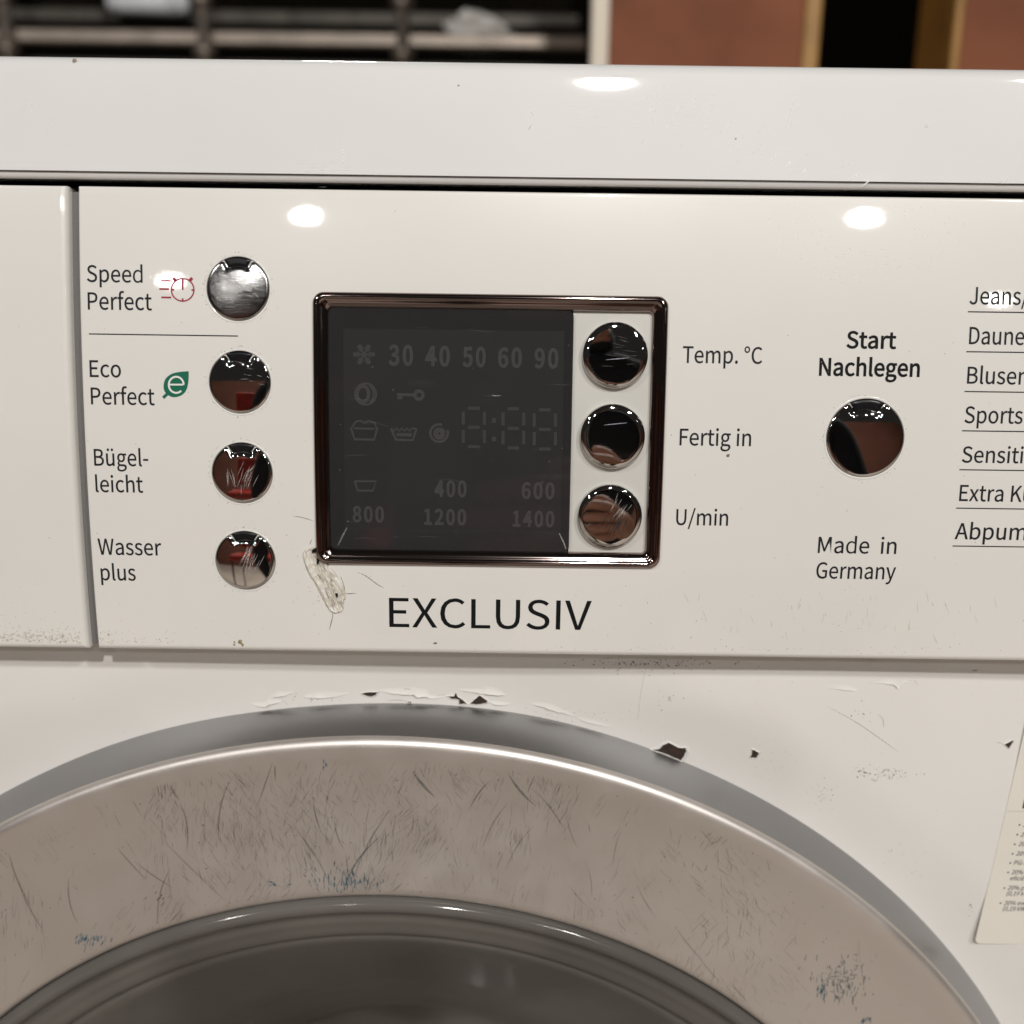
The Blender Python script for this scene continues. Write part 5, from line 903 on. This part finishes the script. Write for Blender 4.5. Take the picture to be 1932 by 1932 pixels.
def person():
    J=[];E=[];R=[];FL=[]
    def add(p,r,par=None,fl=None):
        J.append(W(*p)); R.append(((r if isinstance(r,tuple) else (r,r)))); i=len(J)-1
        if par is not None: E.append((par,i))
        return i
    pel=add((70,-900,-210),(170,130)); sp1=add((65,-790,-130),(185,130),pel); ch=add((60,-640,-30),(225,140),sp1); up=add((50,-570,85),(165,95),ch)
    nk=add((40,-555,150),60,up); hd=add((35,-540,195),(80,86),nk); h2=add((35,-530,240),(84,94),hd); h3=add((35,-530,290),(66,72),h2)
    nose=add((35,-432,222),(9,9),h2)
    for s in (-1,1):
        sh=add((50+s*205,-570,40),70,up)
        if s>0:
            el=add((330,-420,-240),54,sh); fa=add((225,-230,-240),44,el); wr=add((108,-90,-135),(26,22),fa); pm=add((70,-40,-98),(30,18),wr)
            for ch_ in ([(50,-8,-62),(26,8,-58),(0,10,-60),(-18,7,-62)],[(50,-6,-80),(24,9,-78),(-6,11,-80),(-28,8,-82)],[(52,-8,-98),(26,8,-98),(-4,10,-100),(-22,7,-102)],[(54,-12,-114),(32,5,-116),(8,7,-118),(-8,5,-118)]):
                q=pm
                for k,p in enumerate(ch_): q=add(p,(9.5,9.0,8.2,6.5)[k],q)
            q=pm
            for k,p in enumerate([(62,-42,-72),(42,-30,-50),(18,-24,-44)]): q=add(p,(11,10,8)[k],q)
        else:
            el=add((-240,-700,-220),50,sh); wr=add((-190,-800,-420),(28,24),el); pm=add((-170,-860,-440),(34,18),wr)
            for k in range(4): q=add((-200+k*22,-895,-455),9.5,pm); q=add((-203+k*23,-925,-470),8.5,q); add((-201+k*22,-940,-492),7,q)
            q=add((-140,-850,-460),10,pm); add((-130,-880,-480),8.5,q)
        hp=add((60+s*105,-930,-260),105,pel); kn=add((50+s*120,-900,-500),72,hp); an=add((50+s*130,-1030,-730),46,kn); to=add((50+s*140,-890,-768),(42,28),an)
    me=bpy.data.meshes.new('person'); me.from_pydata([tuple(v) for v in J],E,[])
    o=bpy.data.objects.new('person',me); COL.objects.link(o)
    sk=o.modifiers.new('s','SKIN'); sk.use_smooth_shade=True
    lay=me.skin_vertices[0].data if me.skin_vertices else None
    if lay is None:
        bpy.context.view_layer.objects.active=o; bpy.ops.mesh.customdata_skin_add(); lay=me.skin_vertices[0].data
    for i,(a,b) in enumerate(R): lay[i].radius=(a/1000,b/1000); lay[i].use_root=(i==0)
    sb=o.modifiers.new('b','SUBSURF'); sb.levels=sb.render_levels=2
    dg=bpy.context.evaluated_depsgraph_get(); m2=bpy.data.meshes.new_from_object(o.evaluated_get(dg))
    bpy.data.objects.remove(o)
    o=bpy.data.objects.new('person',m2); COL.objects.link(o); m2.materials.clear()
    m2.materials.append(mat('dark_cloth',(.012,.012,.015),.9)); m2.materials.append(mat('skin',(.42,.20,.13),.5,vary=.15,vscale=60)); m2.materials.append(mat('dark_hair',(.015,.011,.008),.6))
    for p in m2.polygons:
        c=p.center; x,y,z=c.x*1000,c.y*1000-OY,c.z*1000-OZ
        p.material_index=0; p.use_smooth=True
        if 188<z<262 and y>-474 and abs(x-35)<46: p.material_index=1
        elif z>165: p.material_index=0
        elif y>-150 and z>-200: p.material_index=1
        elif x<-118 and -960<y<-780 and z<-390: p.material_index=1
    tag(o,'person in dark hooded clothes holding up a phone, mirrored in the chrome buttons','person')
person()
